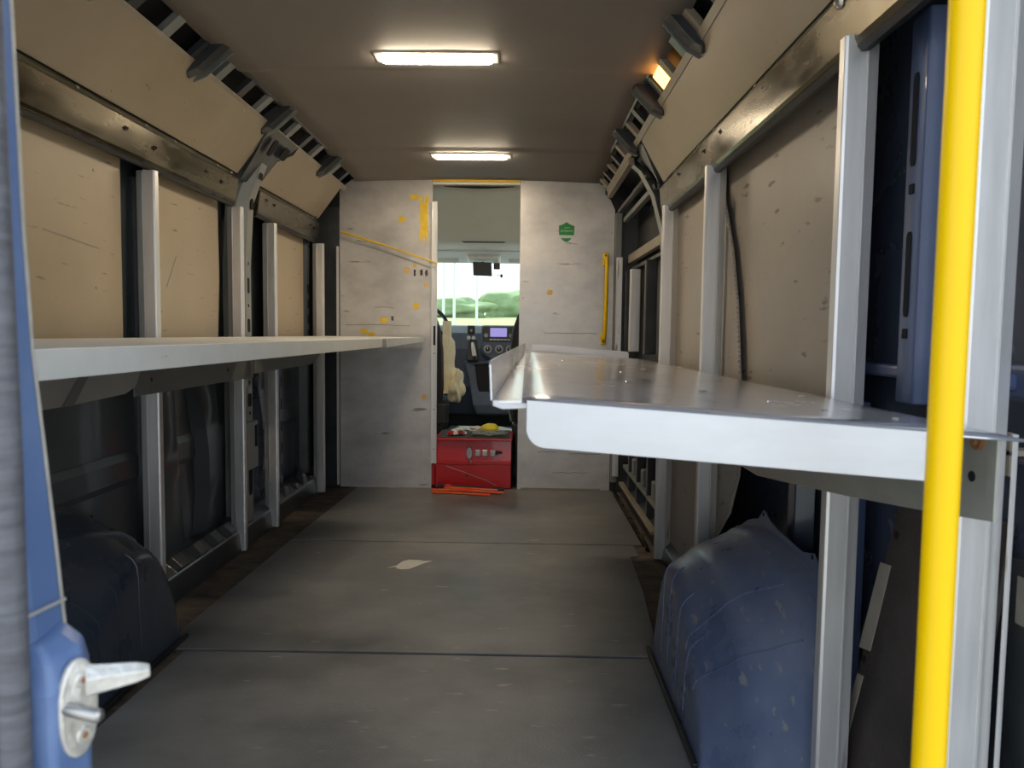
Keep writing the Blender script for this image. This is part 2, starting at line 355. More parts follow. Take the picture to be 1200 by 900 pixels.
pillar(3.30, 3.37, -1.245, -1, .10, 1.84, 'primer', wl, lean=.13,
       holes=[(1.70, .10, .035), (1.57, .10, .03), (1.38, .03, .02), (1.28, .015, .012), (1.18, .07, .022), (1.09, .015, .012), (1.0, .06, .03), (.74, .02, .015), (.66, .06, .045), (.60, .015, .012), (.30, .16, .045)])
MB().loft([[(-1.235, 3.27, z), (-1.235, 3.41, z), (-1.26, 3.43, z), (-1.26, 3.25, z)] for z in (.34, .56)] ).build('latch_plate', 'primer', wl, bevel=.006)
MB().box((-1.232, 3.37, .44), (-1.236, 3.395, .54)).build('slot', 'void', wl)
pillar(4.38, 4.42, -1.285, -1, .08, 1.80, 'blackmetal', wl, lean=.12, holes=[(1.5 - k * .09, .055, .03) for k in range(8)])
pillar(2.56, 2.60, -1.30, -1, .10, 1.5, 'blackmetal', wl, holes=[(.70 - k * .13, .085, .014) for k in range(5)])
pillar(3.95, 3.99, -1.31, -1, .10, 1.5, 'paint_daylit', wl, holes=[(.70 - k * .12, .06, .012) for k in range(5)])
# curved reinforcing pressings of the lower side
def pressing(y0, y1, side, x, m, parent, amp=.03):
    loops = []
    for k in range(9):
        z = .12 + .70 * k / 8; b = amp * math.sin(math.pi * k / 8)
        yy = (y0 + y1) / 2 + .03 * math.cos(math.pi * k / 8)
        hw = (y1 - y0) / 2 * (1.15 - .4 * math.sin(math.pi * k / 8))
        loops.append([(x, yy - hw, z), (x - side * (.02 + b), yy - hw * .6, z), (x - side * (.02 + b), yy + hw * .6, z), (x, yy + hw, z)])
    return MB().loft(loops).build('pressing', m, parent, smooth=True)
pressing(2.95, 3.22, -1, -1.352, 'paint_left', wl)
pressing(2.62, 2.86, -1, -1.354, 'paint_left', wl, .012)
pressing(3.62, 3.80, -1, -1.352, 'paint', wl)
MB().slab([(-1.354, 1.2, .44), (-1.344, 1.2, .465), (-1.344, 1.2, .53), (-1.354, 1.2, .56)], (0, 3.3, 0)).build('waist_band', 'paint_left', wl, bevel=.008)  # soft reflection band on the skin, put in as a shallow raised shape
# sill with pressed pockets
MB().slab([(-1.35, 1.0, -.008), (-1.235, 1.0, -.008), (-1.245, 1.0, .085), (-1.30, 1.0, .13), (-1.35, 1.0, .13)], (0, 3.55, 0)).build('sill', 'primer' if False else 'blackmetal', wl, bevel=.006)
for i, y in enumerate((2.62, 2.78, 2.94, 3.08)):
    MB().loft([[(-1.252, y, .088), (-1.252, y + .11, .088), (-1.30, y + .11, .13), (-1.30, y, .13)],
               [(-1.240, y + .02, .10), (-1.240, y + .09, .10), (-1.285, y + .09, .142), (-1.285, y + .02, .142)]]).build('pocket', 'blackmetal', wl, bevel=.006)
for i, (y, z) in enumerate(((3.72, .15), (3.86, .16), (4.05, .14), (4.18, .17), (4.32, .13))):
    MB().loft([[(-1.25, y, .08), (-1.25, y + .08, .08), (-1.31, y + .08, .12), (-1.31, y, .12)],
               [(-1.262, y + .01, z - .02), (-1.262, y + .06, z - .02), (-1.30, y + .05, z), (-1.30, y + .02, z)]]).build('pocket', 'blackmetal', wl, bevel=.005)

# liner boards on the left side
def board(poly, x, th, m, parent, name='liner_board', side=1):
    return MB().slab([(x, y, z) for y, z in poly], (th * side, 0, 0)).build(name, m, parent, bevel=.001, seg=1)
b1 = board([(.95, .84), (2.365, .84), (2.37, 1.55), (.95, 1.55)], -1.292, .006, 'liner', wl, side=-1)
b2 = board([(2.50, .84), (3.10, .84), (3.13, 1.2), (3.12, 1.55), (2.52, 1.55)], -1.292, .006, 'liner', wl, side=-1)
b3 = board([(3.70, .84), (4.33, .84), (4.33, 1.55), (3.70, 1.55)], -1.292, .006, 'liner', wl, side=-1)
MB().slab([(-1.2905, 1.98, 1.245), (-1.2905, 2.24, 1.222), (-1.2905, 2.24, 1.219), (-1.2905, 1.98, 1.241)], (-.001, 0, 0)).build('scratch', 'tape', b1)
MB().slab([(-1.2905, 2.66, 1.13), (-1.2905, 2.74, 1.25), (-1.2905, 2.744, 1.25), (-1.2905, 2.665, 1.13)], (-.001, 0, 0)).build('scratch', 'tape', b2)
screws(b1, [(-1.292, 2.22, z) for z in (1.45, 1.1)] + [(-1.292, 1.9, 1.44)], (1, 0, 0), .004)
screws(b2, [(-1.292, 2.95, 1.46), (-1.292, 2.62, 1.47)], (1, 0, 0), .004)
def upper_board(y0, y1, side, m, parent, cut=0.0):
    if side < 0: A, B = (-1.236, 1.652), (-1.085, 1.842)
    else: A, B = (.612, 1.652), (.505, 1.842)
    q = [(A[0], y0, A[1]), (A[0], y1, A[1]), (B[0], y1 - cut, B[1]), (B[0], y0, B[1])]
    return MB().slab(q, (side * .006, 0, .003)).build('upper_liner_board', m, parent, bevel=.001, seg=1)
u1 = upper_board(.95, 3.20, -1, 'liner_upper', wl)
u2 = upper_board(3.46, 4.45, -1, 'liner_upper', wl, .02)
def on_upper(side, y, t):
    A, B = ((-1.236, 1.652), (-1.085, 1.842)) if side < 0 else ((.612, 1.652), (.505, 1.842))
    return (A[0] + (B[0] - A[0]) * t, y, A[1] + (B[1] - A[1]) * t)
screws(u1, [on_upper(-1, y, t) for y, t in ((1.9, .93), (2.4, .93), (2.9, .93), (2.2, .12), (2.75, .12), (2.55, .5))], (.8, 0, -.55), .004)
screws(u2, [on_upper(-1, y, t) for y, t in ((3.6, .92), (4.2, .92), (3.7, .15), (4.3, .15))], (.8, 0, -.55), .004)
# pillar head gusset between the two upper boards
gs = MB().slab([(-1.235, 3.22, 1.63), (-1.235, 3.42, 1.63), (-1.15, 3.42, 1.745), (-1.10, 3.52, 1.80), (-1.085, 3.56, 1.845), (-1.085, 3.16, 1.845), (-1.17, 3.20, 1.72)], (.008, 0, .005)).build('pillar_gusset', 'blackmetal', wl, bevel=.002)
MB().slab([(-1.13, 3.25, 1.745), (-1.13, 3.29, 1.745), (-1.095, 3.29, 1.80), (-1.095, 3.25, 1.80)], (.012, 0, .008)).build('slot', 'void', gs)
MB().slab([(-1.12, 3.38, 1.76), (-1.12, 3.45, 1.76), (-1.095, 3.45, 1.80), (-1.095, 3.38, 1.80)], (.012, 0, .008)).build('slot', 'void', gs)

# right wall: boards, ribs, sliding-door frame
c1 = [(3.22, 0.0), (3.22, 1.55), (2.52, 1.55), (2.47, 1.42), (2.36, 1.25), (2.29, 1.08), (2.25, .9), (2.20, .7), (2.22, .55), (2.30, .42), (2.46, .29), (2.50, .0)]
board(c1, .664, .004, 'liner_dark', wr, 'torn_liner_board')
rag = MB(); random.seed(5)
edge = [(2.47, 1.42), (2.36, 1.25), (2.29, 1.08), (2.25, .9), (2.20, .7), (2.22, .55), (2.30, .42), (2.46, .29)]
for (ya, za), (yb, zb) in zip(edge, edge[1:]):
    n = 12
    for k in range(n):
        t = k / n; y = ya + (yb - ya) * t; z = za + (zb - za) * t
        d = random.uniform(.002, .007)
        rag.box((.658, y - d, z - .004), (.664, y + .003, z + .006))
o = rag.build('ragged_edge', 'tape', wr); o['kind'] = 'stuff'
board([(1.53, .80), (1.53, 1.56), (2.75, 1.56), (2.72, .80)], .684, .006, 'liner_dark', wr)
upper_board(.85, 3.30, 1, 'liner_upper', wr)
# window-shaped rib near the rear door
rb = MB().loft([[(.688, 1.36, z), (.682, 1.29, z), (.722 + .012 * math.sin((z - .86) * 4), 1.285, z), (.74, 1.33, z), (.75, 1.38, z)] for z in [.86 + .68 * k / 8 for k in range(9)]]
               ).build('rib', 'paint_daylit', wr, bevel=.004, smooth=True)
for zc, h in ((1.36, .16), (1.24, .018), (1.09, .15), (.985, .018), (.935, .0)):
    if h == 0: continue
    MB().slab([(.6825, 1.320 + q * .016, zc - h / 2 + r * h) for q, r in ((.2, 0), (.8, 0), (1, .06), (1, .94), (.8, 1), (.2, 1), (0, .94), (0, .06))], (.004, 0, 0)).build('slot', 'void', rb)
MB().box((.735, 1.25, .86), (.758, 1.31, 1.56)).build('flange', 'paint', wr, bevel=.003)
MB().box((.72, 1.10, .90), (.758, 1.9, .925)).build('waist_band', 'paint_daylit', wr, bevel=.006)
MB().box((.735, .62, .885), (.758, 1.2, .94)).build('waist_band', 'paint_daylit', wr, bevel=.008)
MB().box((.742, .62, .60), (.758, 1.25, .80)).build('lower_pressing', 'paint', wr, bevel=.012)
MB().slab([(.735, .95, .30), (.735, 1.26, .30), (.735, 1.26, .62), (.735, .95, .68)], (.02, 0, 0)).build('lower_pressing', 'blackmetal', wr, bevel=.006)
MB().box((.733, 1.00, .56), (.736, 1.07, .63)).build('tape_patch', 'tape', wr)
# rib under the tray with a wavy flange
MB().loft([[(.70, 1.66, z), (.69, 1.60, z), (.70 + .008 * math.sin(z * 22), 1.56, z), (.745, 1.57, z), (.745, 1.67, z)] for z in [.02 + .82 * k / 14 for k in range(15)]]).build('rib', 'paint_daylit', wr, bevel=.003)
MB().loft([[(.705, 1.92, z), (.70, 1.86, z), (.745, 1.84, z), (.745, 1.94, z)] for z in (.3, .84)]).build('rib', 'paint', wr, bevel=.003)
MB().slab([(.758, .8, -.008), (.62, .8, -.008), (.63, .8, .05), (.68, .8, .08), (.758, .8, .08)], (0, 3.75, 0)).build('sill', 'blackmetal', wr, bevel=.006)
# curved pillar head and sliding-door frame bars
pc = []
for y, z, x in ((3.42, 0.05, .66), (3.42, .8, .655), (3.43, 1.2, .65), (3.45, 1.45, .635), (3.50, 1.62, .60), (3.60, 1.75, .555), (3.75, 1.85, .50)):
    pc.append([(x, y - .05, z), (x - .006, y + .005, z), (x + .03, y + .05, z), (x + .06, y, z)])
pr = MB().loft(pc).build('door_pillar', 'primer', wr, bevel=.003)
MB().slab([(.60, 3.37, 1.64), (.575, 3.43, 1.72), (.545, 3.5, 1.79), (.60, 3.42, 1.70)], (-.006, 0, -.004)).build('slot', 'void', pr)
MB().slab([(.52, 3.30, 1.82), (.60, 3.33, 1.66), (.575, 3.40, 1.74), (.51, 3.46, 1.85)], (-.004, 0, -.003)).build('web', 'primer_tan' if False else 'blackmetal', pr)
def bar(a, b, w_, m, parent, name='frame_bar'):
    a, b = Vector(a), Vector(b); hz = Vector((0, 0, w_))
    return MB().bridge([a, a + hz, a + hz + Vector((.03, 0, 0)), a + Vector((.03, 0, 0))], [b, b + hz, b + hz + Vector((.03, 0, 0)), b + Vector((.03, 0, 0))]).build(name, m, parent, bevel=.003)
bar((.50, 3.62, 1.80), (.50, 4.50, 1.80), .035, 'primer_tan', wr)
bar((.565, 3.5, 1.71), (.565, 4.5, 1.71), .02, 'blackmetal', wr)
bar((.60, 3.48, 1.655), (.60, 4.5, 1.655), .028, 'primer', wr)
bar((.635, 3.48, 1.40), (.635, 4.5, 1.41), .05, 'primer_tan', wr)
bar((.66, 3.48, 1.36), (.66, 4.5, 1.37), .02, 'blackmetal', wr)
MB().box((.70, 3.45, .08), (.712, 4.55, 1.66)).build('sliding_door_panel', 'black', wr)
for y, m in ((3.75, 'blackmetal'), (4.28, 'alu'), (4.47, 'blackmetal')):
    MB().box((.62, y, .88), (.68, y + .045, 1.36)).build('frame_upright', m, wr, bevel=.006)
for y in (3.62, 3.95, 4.25):
    MB().box((.63, y, .06), (.68, y + .03, .62)).build('frame_upright', 'blackmetal', wr, bevel=.004)
bar((.605, 3.35, .055), (.605, 4.5, .055), .018, 'primer_tan', wr)
bar((.63, 3.35, .16), (.63, 4.5, .16), .022, 'primer', wr)
for i in range(6):
    y = 3.5 + i * .16
    MB().box((.64, y, .18 + (i % 2) * .05), (.685, y + .07, .27 + (i % 2) * .07)).build('mechanism', 'blackmetal' if i % 2 else 'primer', wr, bevel=.008)

# ================================================================ UPRIGHTS
def upright(x, y, z0, z1, side, label, foot=False):
    s = side
    t = thing('upright', (x, y, max(z0, 0)), label, 'upright', 'aluminium uprights')
    # plan: facing the rear doors, flat web with a folded outer flange
    a = [(x, y + .026), (x, y + .003), (x + s * .006, y), (x + s * .040, y), (x + s * .044, y + .005), (x + s * .068, y + .012), (x + s * .070, y + .026)]
    MB().loft([[(px, py, z) for px, py in a] for z in (z0, z1)]).build('channel', 'alu', t, bevel=.0012, seg=1)
    MB().box((x + s * .0405, y - .0015, z0 + .004), (x + s * .0435, y + .004, z1 - .004)).build('fold_line', 'alu', t)
    return t
upright(-1.217, 2.44, 0.0, 1.50, -1, 'worn aluminium upright nearest the rear on the left wall, behind the long shelf')
upright(-1.217, 3.19, 0.0, 1.51, -1, 'worn aluminium upright on the left wall just to the rear of the slotted pillar')
upright(-1.207, 3.595, 0.0, 1.50, -1, 'worn aluminium upright on the left wall just in front of the slotted pillar')
upright(-1.192, 4.40, 0.0, 1.50, -1, 'narrow aluminium upright on the left wall next to the bulkhead')
upright(.590, 3.165, 0.0, 1.53, 1, 'aluminium upright on the right wall, farthest one, standing by the sliding door')
upright(.590, 2.43, 0.0, 1.53, 1, 'aluminium upright on the right wall rising behind the far end of the blue wheel cover')
upright(.590, 1.405, 0.0, 1.535, 1, 'broad bright aluminium upright on the right wall in front of the slotted blue rib')
RD = upright(.590, .985, 0.0, 1.62, 1, 'very near aluminium upright at the right edge, directly beyond the yellow pole')
MB().box((.661, .983, 0.0), (.664, .99, .85)).build('edge_flange', 'alu', RD)

# ================================================================ SIDE RAILS
def side_rail(y0, y1, side, label, screws_y, bolts_y):
    X = -1.215 if side < 0 else .590
    s = side
    t = thing('side_rail', (X, y0, 1.50), label, 'rail', 'galvanised side rails')
    prof = [(0.004, 1.622), (0.016, 1.528), (.022, 1.516), (.046, 1.516), (.046, 1.622)]
    MB().slab([(X + s * px, y0, z) for px, z in prof], (0, y1 - y0, 0)).build('face', 'galv', t, bevel=.003)
    MB().slab([(X + s * px, y0, z) for px, z in [(.008, 1.623), (.026, 1.652), (.045, 1.652), (.06, 1.623)]], (0, y1 - y0, 0)).build('upper_lip', 'galv_dark', t, bevel=.002)
    MB().slab([(X + s * px, y0, z) for px, z in [(.020, 1.5155), (.030, 1.504), (.046, 1.506), (.046, 1.5155)]], (0, y1 - y0, 0)).build('lower_lip', 'black', t, bevel=.002)
    screws(t, [(X + s * .016, y, 1.638) for y in screws_y], (-s, 0, .6), .0055, .004)
    for y, z in bolts_y:
        MB().disc((X + s * .009, y, z), (-s, 0, -.1), .008, .003, 12).disc((X + s * .006, y, z), (-s, 0, -.1), .004, .006, 6).build('bolt', 'screw_dark', t)
    return t
side_rail(.95, 3.17, -1, 'long galvanised rail on the left wall between upper and lower liner boards', [2.05, 2.42, 2.62, 2.98, 3.12], [(2.28, 1.59), (2.46, 1.575), (2.86, 1.585), (3.0, 1.575)])
side_rail(3.43, 4.42, -1, 'short galvanised rail on the left wall near the bulkhead', [4.22, 4.32], [(3.52, 1.595), (3.63, 1.59), (4.25, 1.585), (4.33, 1.58)])
side_rail(1.02, 3.30, 1, 'long dark galvanised rail running along the right wall above the uprights', [2.0, 2.42, 2.62, 3.0, 3.2], [(2.3, 1.60), (2.5, 1.59), (2.9, 1.6)])
t3 = MB().tube([(.596, 1.45, 1.612), (.588, 1.448, 1.612), (.584, 1.447, 1.612)], [.014, .011, .004], 10).build('washer_screw', 'screw', None, smooth=True)
tag(t3, 'large washer-headed screw low on the right rail near the ceiling edge', 'screw')

# ================================================================ LEFT SHELVES
def left_shelf(y0, y1, label, short=False):
    t = thing('wall_shelf', (-.9, y0, .905), label, 'shelf', 'left wall shelves')
    MB().box((-1.203, y0, .947), (-.603, y1, .950)).build('deck', 'shelf_face', t)
    MB().slab([(-.602, y0, .950), (-.602, y1, .950), (-.602, y1, .914 if not short else .925), (-.602, y1 - .01, .912 if not short else .922), (-.602, y0, .910)], (-.003, 0, 0)).build('front_flange', 'shelf_face', t, bevel=.0006, seg=1)
    if not short:
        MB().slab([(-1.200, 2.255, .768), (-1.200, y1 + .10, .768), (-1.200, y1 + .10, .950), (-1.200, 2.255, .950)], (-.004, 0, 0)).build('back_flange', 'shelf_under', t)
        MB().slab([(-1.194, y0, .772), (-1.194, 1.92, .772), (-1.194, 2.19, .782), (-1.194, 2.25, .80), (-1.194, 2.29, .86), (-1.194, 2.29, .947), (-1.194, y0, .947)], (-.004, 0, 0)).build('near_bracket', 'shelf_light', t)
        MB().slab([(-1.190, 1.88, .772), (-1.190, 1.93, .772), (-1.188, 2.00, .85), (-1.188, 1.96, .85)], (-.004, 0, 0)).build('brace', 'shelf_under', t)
        screws(t, [(-1.200, 2.36, .815), (-1.200, 2.98, .815)], (1, 0, 0), .008, .002, 'screw_dark', 'bolt')
    else:
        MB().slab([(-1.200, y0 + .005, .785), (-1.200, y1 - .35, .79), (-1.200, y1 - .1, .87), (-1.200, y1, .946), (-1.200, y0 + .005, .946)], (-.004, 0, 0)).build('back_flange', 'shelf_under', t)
    return t
left_shelf(.85, 3.16, 'long aluminium shelf with pale folded front edge on the left wall')
left_shelf(3.27, 4.53, 'shorter far aluminium shelf ending against the left bulkhead panel', True)
# crosswise gusset at the end of the long shelf
# ================================================================ RIGHT TRAY
tr = thing('tray_shelf', (.3, .86, .80), 'wide shiny aluminium tray shelf with upturned lip on the right wall', 'shelf')
NL, NR, FL_, FR = Vector((.0, .895, .895)), Vector((.586, .848, .861)), Vector((.045, 3.54, .895)), Vector((.586, 3.54, .862))
n = 24; top = []
vs = []; fs = []
for j in range(n + 1):
    for i in range(13):
        a = NL.lerp(NR, i / 12); b = FL_.lerp(FR, i / 12); p = a.lerp(b, j / n)
        p.z += .0012 * noise.noise(Vector((p.x * 5, p.y * 2.5, 0)))
        vs.append(p)
for j in range(n):
    for i in range(12):
        k = j * 13 + i; fs.append((k, k + 1, k + 14, k + 13))
dk = MB(); dk.add(vs, fs); deck = dk.build('deck', 'tray', tr, smooth=True)
md = deck.modifiers.new('t', 'SOLIDIFY'); md.thickness = .003; md.offset = -1 if True else 0
# near front flange with rounded lower corner
fx0, fx1 = .006, .500
def npt(x, d): 
    t = x / .586; p = NL.lerp(NR, t); return Vector((x, p.y - .001, p.z + .001 - d))
loop = [npt(fx1, 0), npt(fx0, 0)]
for k in range(7):
    a = math.pi * k / 12; loop.append(npt(fx0 + .022 * (1 - math.cos(a)), .035 + .022 * math.sin(a)))
loop += [npt(.28, .0575), npt(fx1, .058)]
MB().slab(loop, (0, -.003, 0)).build('front_flange', 'tray_paint', tr, bevel=.0008, seg=2)
# inner side: narrow ledge and upturned lip
A0 = NL + Vector((0, .0, .0)); B0 = FL_.copy()
A1 = Vector((-.036, .905, .893)); B1 = Vector((.018, 3.45, .905))
MB().slab([A0, B0, B1, A1], (0, 0, -.003)).build('ledge', 'tray', tr)
A2 = A1 + Vector((-.002, .006, .050)); B2 = B1 + Vector((-.004, 0, .030))
MB().slab([A1, A1 + Vector((-.002, .0, .044)), A2, B2, B1], (-.003, 0, 0)).build('side_lip', 'tray', tr, bevel=.0012)
MB().slab([A1 + Vector((0, -.001, .001)), A1 + Vector((.045, -.008, .0)), A1 + Vector((.045, -.008, -.008)), A1 + Vector((.012, -.003, -.010)), A1 + Vector((0, -.001, -.006))], (0, .004, 0)).build('corner_fold', 'tray_paint', tr, bevel=.001)
# far upturned flange
MB().slab([FL_ + Vector((0, 0, .001)), FL_ + Vector((0, 0, .036)), FR + Vector((-.082, 0, .036)), FR + Vector((-.074, 0, .028)), FR + Vector((-.074, 0, .001))], (0, .003, 0)).build('far_flange', 'tray_paint', tr, bevel=.001)
# wall flange (olive zinc) tapering towards the rear
MB().slab([(.5865, .90, .752), (.5865, 1.06, .728), (.5865, 1.30, .695), (.5865, 1.80, .635), (.5865, 3.5, .64), (.5865, 3.5, .858), (.5865, .90, .858)], (-.004, 0, 0)).build('wall_flange', 'bracket', tr)
MB().box((.5805, .897, .752), (.5825, .915, .858)).build('flange_fold', 'bracket', tr)
MB().disc((.5825, .936, .848), (-1, 0, 0), .012, .005, 16).disc((.578, .936, .848), (-1, 0, 0), .006, .005, 6).build('bolt', 'rust', tr, smooth=True)
MB().disc((.5826, .946, .800), (-1, 0, 0), .007, .0015, 14).build('hole', 'void', tr)
# dents and droplets hammered into the deck
random.seed(21)
def tray_pt(u, v): 
    return NL.lerp(NR, u).lerp(FL_.lerp(FR, u), v)
for (u, v, s) in ((.60, .50, .010), (.35, .22, .007), (.55, .17, .009), (.75, .08, .006), (.82, .35, .007), (.2, .6, .007), (.42, .38, .006), (.9, .2, .006), (.88, .06, .005), (.68, .12, .005), (.5, .75, .007)):
    p = tray_pt(u, v)
    MB().tube([p + Vector((0, 0, .0005)), p + Vector((0, 0, .002)), p + Vector((0, 0, .003))], [s, s * .8, s * .3], 10).build('dent', 'tray', tr, smooth=True)
# small L bracket beyond the tray end
lb = thing('angle_bracket', (.70, .93, .82), 'small pale angle bracket at the right edge, right of the yellow pole below the tray', 'bracket')
MB().box((.665, 1.0, .818), (.757, 1.03, .826)).build('arm', 'primer_tan', lb, bevel=.001)
MB().box((.665, 1.0, .79), (.669, 1.03, .85)).build('plate', 'primer_tan', lb, bevel=.001)

# ================================================================ WHEEL COVERS
def wheel_cover(xw, xi, dy, m, label, side):
    s = side
    t = thing('wheel_cover', ((xw + xi) / 2, 1.85, 0), label, 'wheel cover')
    W = [(1.43, 0), (1.435, .20), (1.48, .37), (1.60, .445), (1.80, .468), (2.00, .460), (2.15, .40), (2.25, .25), (2.285, 0)]
    Md = [(1.50, 0), (1.52, .15), (1.58, .285), (1.70, .375), (1.85, .415), (2.00, .410), (2.13, .365), (2.225, .22), (2.262, 0)]
    I = [(1.595, 0), (1.63, .08), (1.70, .165), (1.79, .235), (1.90, .300), (2.01, .325), (2.11, .295), (2.19, .175), (2.235, 0)]
    Fc = [(1.600, 0), (1.65, .045), (1.72, .095), (1.80, .145), (1.90, .19), (2.00, .205), (2.09, .18), (2.16, .10), (2.225, 0)]
    def cr(P, n=4):
        out = []
        for k in range(len(P) - 1):
            p0, p1, p2, p3 = [Vector(P[max(0, min(len(P) - 1, q))]) for q in (k - 1, k, k + 1, k + 2)]
            for q in range(n):
                u = q / n
                out.append(.5 * ((2 * p1) + (p2 - p0) * u + (2 * p0 - 5 * p1 + 4 * p2 - p3) * u * u + (3 * p1 - p0 - 3 * p2 + p3) * u ** 3))
        out.append(Vector(P[-1])); return out
    W, Md, I, Fc = cr(W), cr(Md), cr(I), cr(Fc)
    n = len(W)
    def X(q): return xw + (xi - xw) * q
    def mix(A, B, u): return [a.lerp(b, u) for a, b in zip(A, B)]
    rings = [(0, W), (.20, mix(W, Md, .30)), (.23, mix(W, Md, .36)), (.44, mix(W, Md, .93)), (.50, mix(W, Md, 1)), (.66, mix(Md, I, .30)), (.69, mix(Md, I, .37)),
             (.84, mix(Md, I, .76)), (.91, mix(Md, I, .93)), (.955, mix(I, Fc, .12)), (.975, mix(I, Fc, .45)), (.985, Fc)]
    loops = [[(X(q), p.x + dy, max(p.y, 0) + (.004 if q in (.20, .66) and p.y > .05 else 0)) for p in P] for q, P in rings]
    loops.append([(X(1.0), p.x + dy, max(p.y * .35, 0)) for p in Fc])
    loops.append([(X(1.01), p.x + dy, 0.0) for p in Fc])
    o = MB().loft(loops, cap=False, closed=False).build('shell', m, t)
    o.data.polygons.foreach_set('use_smooth', [True] * len(o.data.polygons))
    # pressed creases that run down the inner side
    for k in (11, 15, 19, 23):
        pth = [Vector(loops[q][k]) + Vector((-s * .0005, 0, .0005)) for q in (7, 8, 9, 10, 11, 12)]
        MB().tube(pth, .0022, 6).build('crease', m, t, smooth=True)
    for k in (8, 12):
        MB().tube([Vector(loops[q][k]) + Vector((-s * .0004, 0, .0006)) for q in range(2, 11)], .0022, 6).build('crease', m, t, smooth=True)
    # wall flange with screw tabs
    fm = MB(); L = [Vector((xw, p.x + dy, max(p.y, 0))) for p in W]; L2 = []; C0 = Vector((xw, 1.85 + dy, .1)); hp_ = []
    for i, p in enumerate(L):
        d = (p - C0).normalized(); wv = math.sin(i * 1.05 + .6)
        g = .016 + .030 * max(0, wv) ** 3
        if p.y < 1.60 + dy and p.z < .36: g *= .15
        if p.z < .03: d = Vector((0, d.y, 0)).normalized()
        L2.append(p + d * g)
        if wv > .86 and 2 < i < n - 3: hp_.append(p + d * .034)
    th_ = Vector((s * .003, 0, 0))
    for i in range(n - 1):
        a, b, c, d = L[i], L[i + 1], L2[i + 1], L2[i]
        fm.bridge([a, b, c, d], [a + th_, b + th_, c + th_, d + th_])
    fm.build('wall_flange', m, t)
    for p in hp_:
        MB().disc(p + Vector((-s * .0002, 0, 0)), (-s, 0, 0), .0055, .0012, 10).build('hole', 'void', t)
    MB().box((xi - s * .016, 1.60 + dy, 0.0), (xi - s * .003, 2.235 + dy, .014)).build('foot_strip', 'black', t, bevel=.003)
    return t
wheel_cover(.657, .412, 0, 'wheel', 'scuffed blue plastic wheel arch cover under the tray on the right', 1)
wheel_cover(-1.335, -1.065, .03, 'wheel_shaded', 'glossy wheel arch cover, painted dark as in shade, under the long shelf on the left', -1)

# ================================================================ BULKHEAD
Yb = 4.57
def bulk_panel(poly, label, sc):
    t = thing('bulkhead_panel', (sum(p[0] for p in poly) / len(poly), Yb, 0.01), label, 'panel', 'aluminium bulkhead panels')
    MB().slab([(x, Yb, z) for x, z in poly], (0, .004, 0)).build('sheet', 'bulk', t)
    screws(t, [(x, Yb, z) for x, z in sc], (0, -1, 0), .005, .003)
    return t
bl = bulk_panel([(-1.135, .001), (-.562, .001), (-.562, 1.926), (-.98, 1.926), (-1.06, 1.91), (-1.11, 1.87), (-1.135, 1.84)],
           'left bare aluminium bulkhead panel beside the doorway with scraps of yellow tape',
           [(-.95, 1.91), (-.78, 1.912), (-.62, 1.912), (-1.12, 1.2), (-.58, .9), (-1.08, .08), (-.6, .06)])
br = bulk_panel([(-.022, .001), (.557, .001), (.557, 1.74), (.53, 1.80), (.49, 1.84), (.45, 1.925), (-.022, 1.932)],
           'right bare aluminium bulkhead panel beside the doorway, carrying the green shield sticker',
           [(0, 1.91), (.18, 1.915), (.38, 1.915), (.54, 1.6), (.0, 1.2), (.54, .1), (.0, .08)])
bb = MB().box((.0, Yb - .003, .003), (.50, Yb - .0005, .012)).build('kick_strip', 'primer_tan', br)
# black body frame around and behind the bulkhead
wf = MB()
wf.box((-1.36, Yb + .006, -.01), (-1.08, Yb + .05, 1.99)); wf.box((.50, Yb + .006, -.01), (.77, Yb + .05, 1.99)); wf.box((-1.36, Yb + .006, 1.90), (.77, Yb + .05, 1.99))
wall_front = struct(wf.build('wall_front', 'black'))
MB().box((-1.30, Yb - .012, 0.0), (-1.135, Yb - .002, 1.74)).build('side_filler', 'blackmetal', wall_front)
MB().box((-1.15, Yb - .03, .02), (-1.138, Yb, 1.5)).build('side_strip', 'alu', wall_front)
MB().box((.56, Yb - .03, .06), (.60, Yb, 1.72)).build('side_strip', 'primer', wall_front, bevel=.003)
MB().box((.568, Yb - .05, .10), (.605, Yb - .03, 1.45)).build('side_strip', 'alu', wall_front, bevel=.003)
MB().box((.60, Yb - .012, 0.0), (.70, Yb - .002, 1.80)).build('side_filler', 'blackmetal', wall_front)
# arched header trim above the bulkhead
hd = []
for k in range(17):
    x = -1.02 + 1.48 * k / 16; tt = (x + .28) / .74
    z = 1.936 - .010 * tt * tt
    hd.append([(x, Yb - .022, z + .012), (x, Yb - .022, z - .004), (x, Yb - .002, z - .008), (x, Yb - .002, z + .012)])
MB().loft(hd).build('header_trim', 'foam', wall_front, smooth=True)
# yellow band over the doorway
tag(MB().box((-.560, Yb - .004, 1.900), (-.024, Yb + .003, 1.928)).build('header_strip', 'yellow_tape'), 'yellow strip across the top of the bulkhead doorway', 'strip')
tag(MB().box((-.560, Yb - .002, 1.886), (-.024, Yb + .012, 1.899)).build('header_angle', 'cabin_pale'), 'thin pale strip directly below the yellow band over the doorway', 'strip')
sl = [(-.50 + .44 * k / 12, 4.63, 1.888) for k in range(13)]
MB().loft([[(x, y, z), (x, y, z - .003 - .011 * math.sin(math.pi * k / 12)), (x, y + .004, z - .003 - .011 * math.sin(math.pi * k / 12)), (x, y + .004, z)] for k, (x, y, z) in enumerate(sl)]).build('gap_shade_strip', 'void', wall_front)  # dark of the headliner gap painted as a thin arc strip
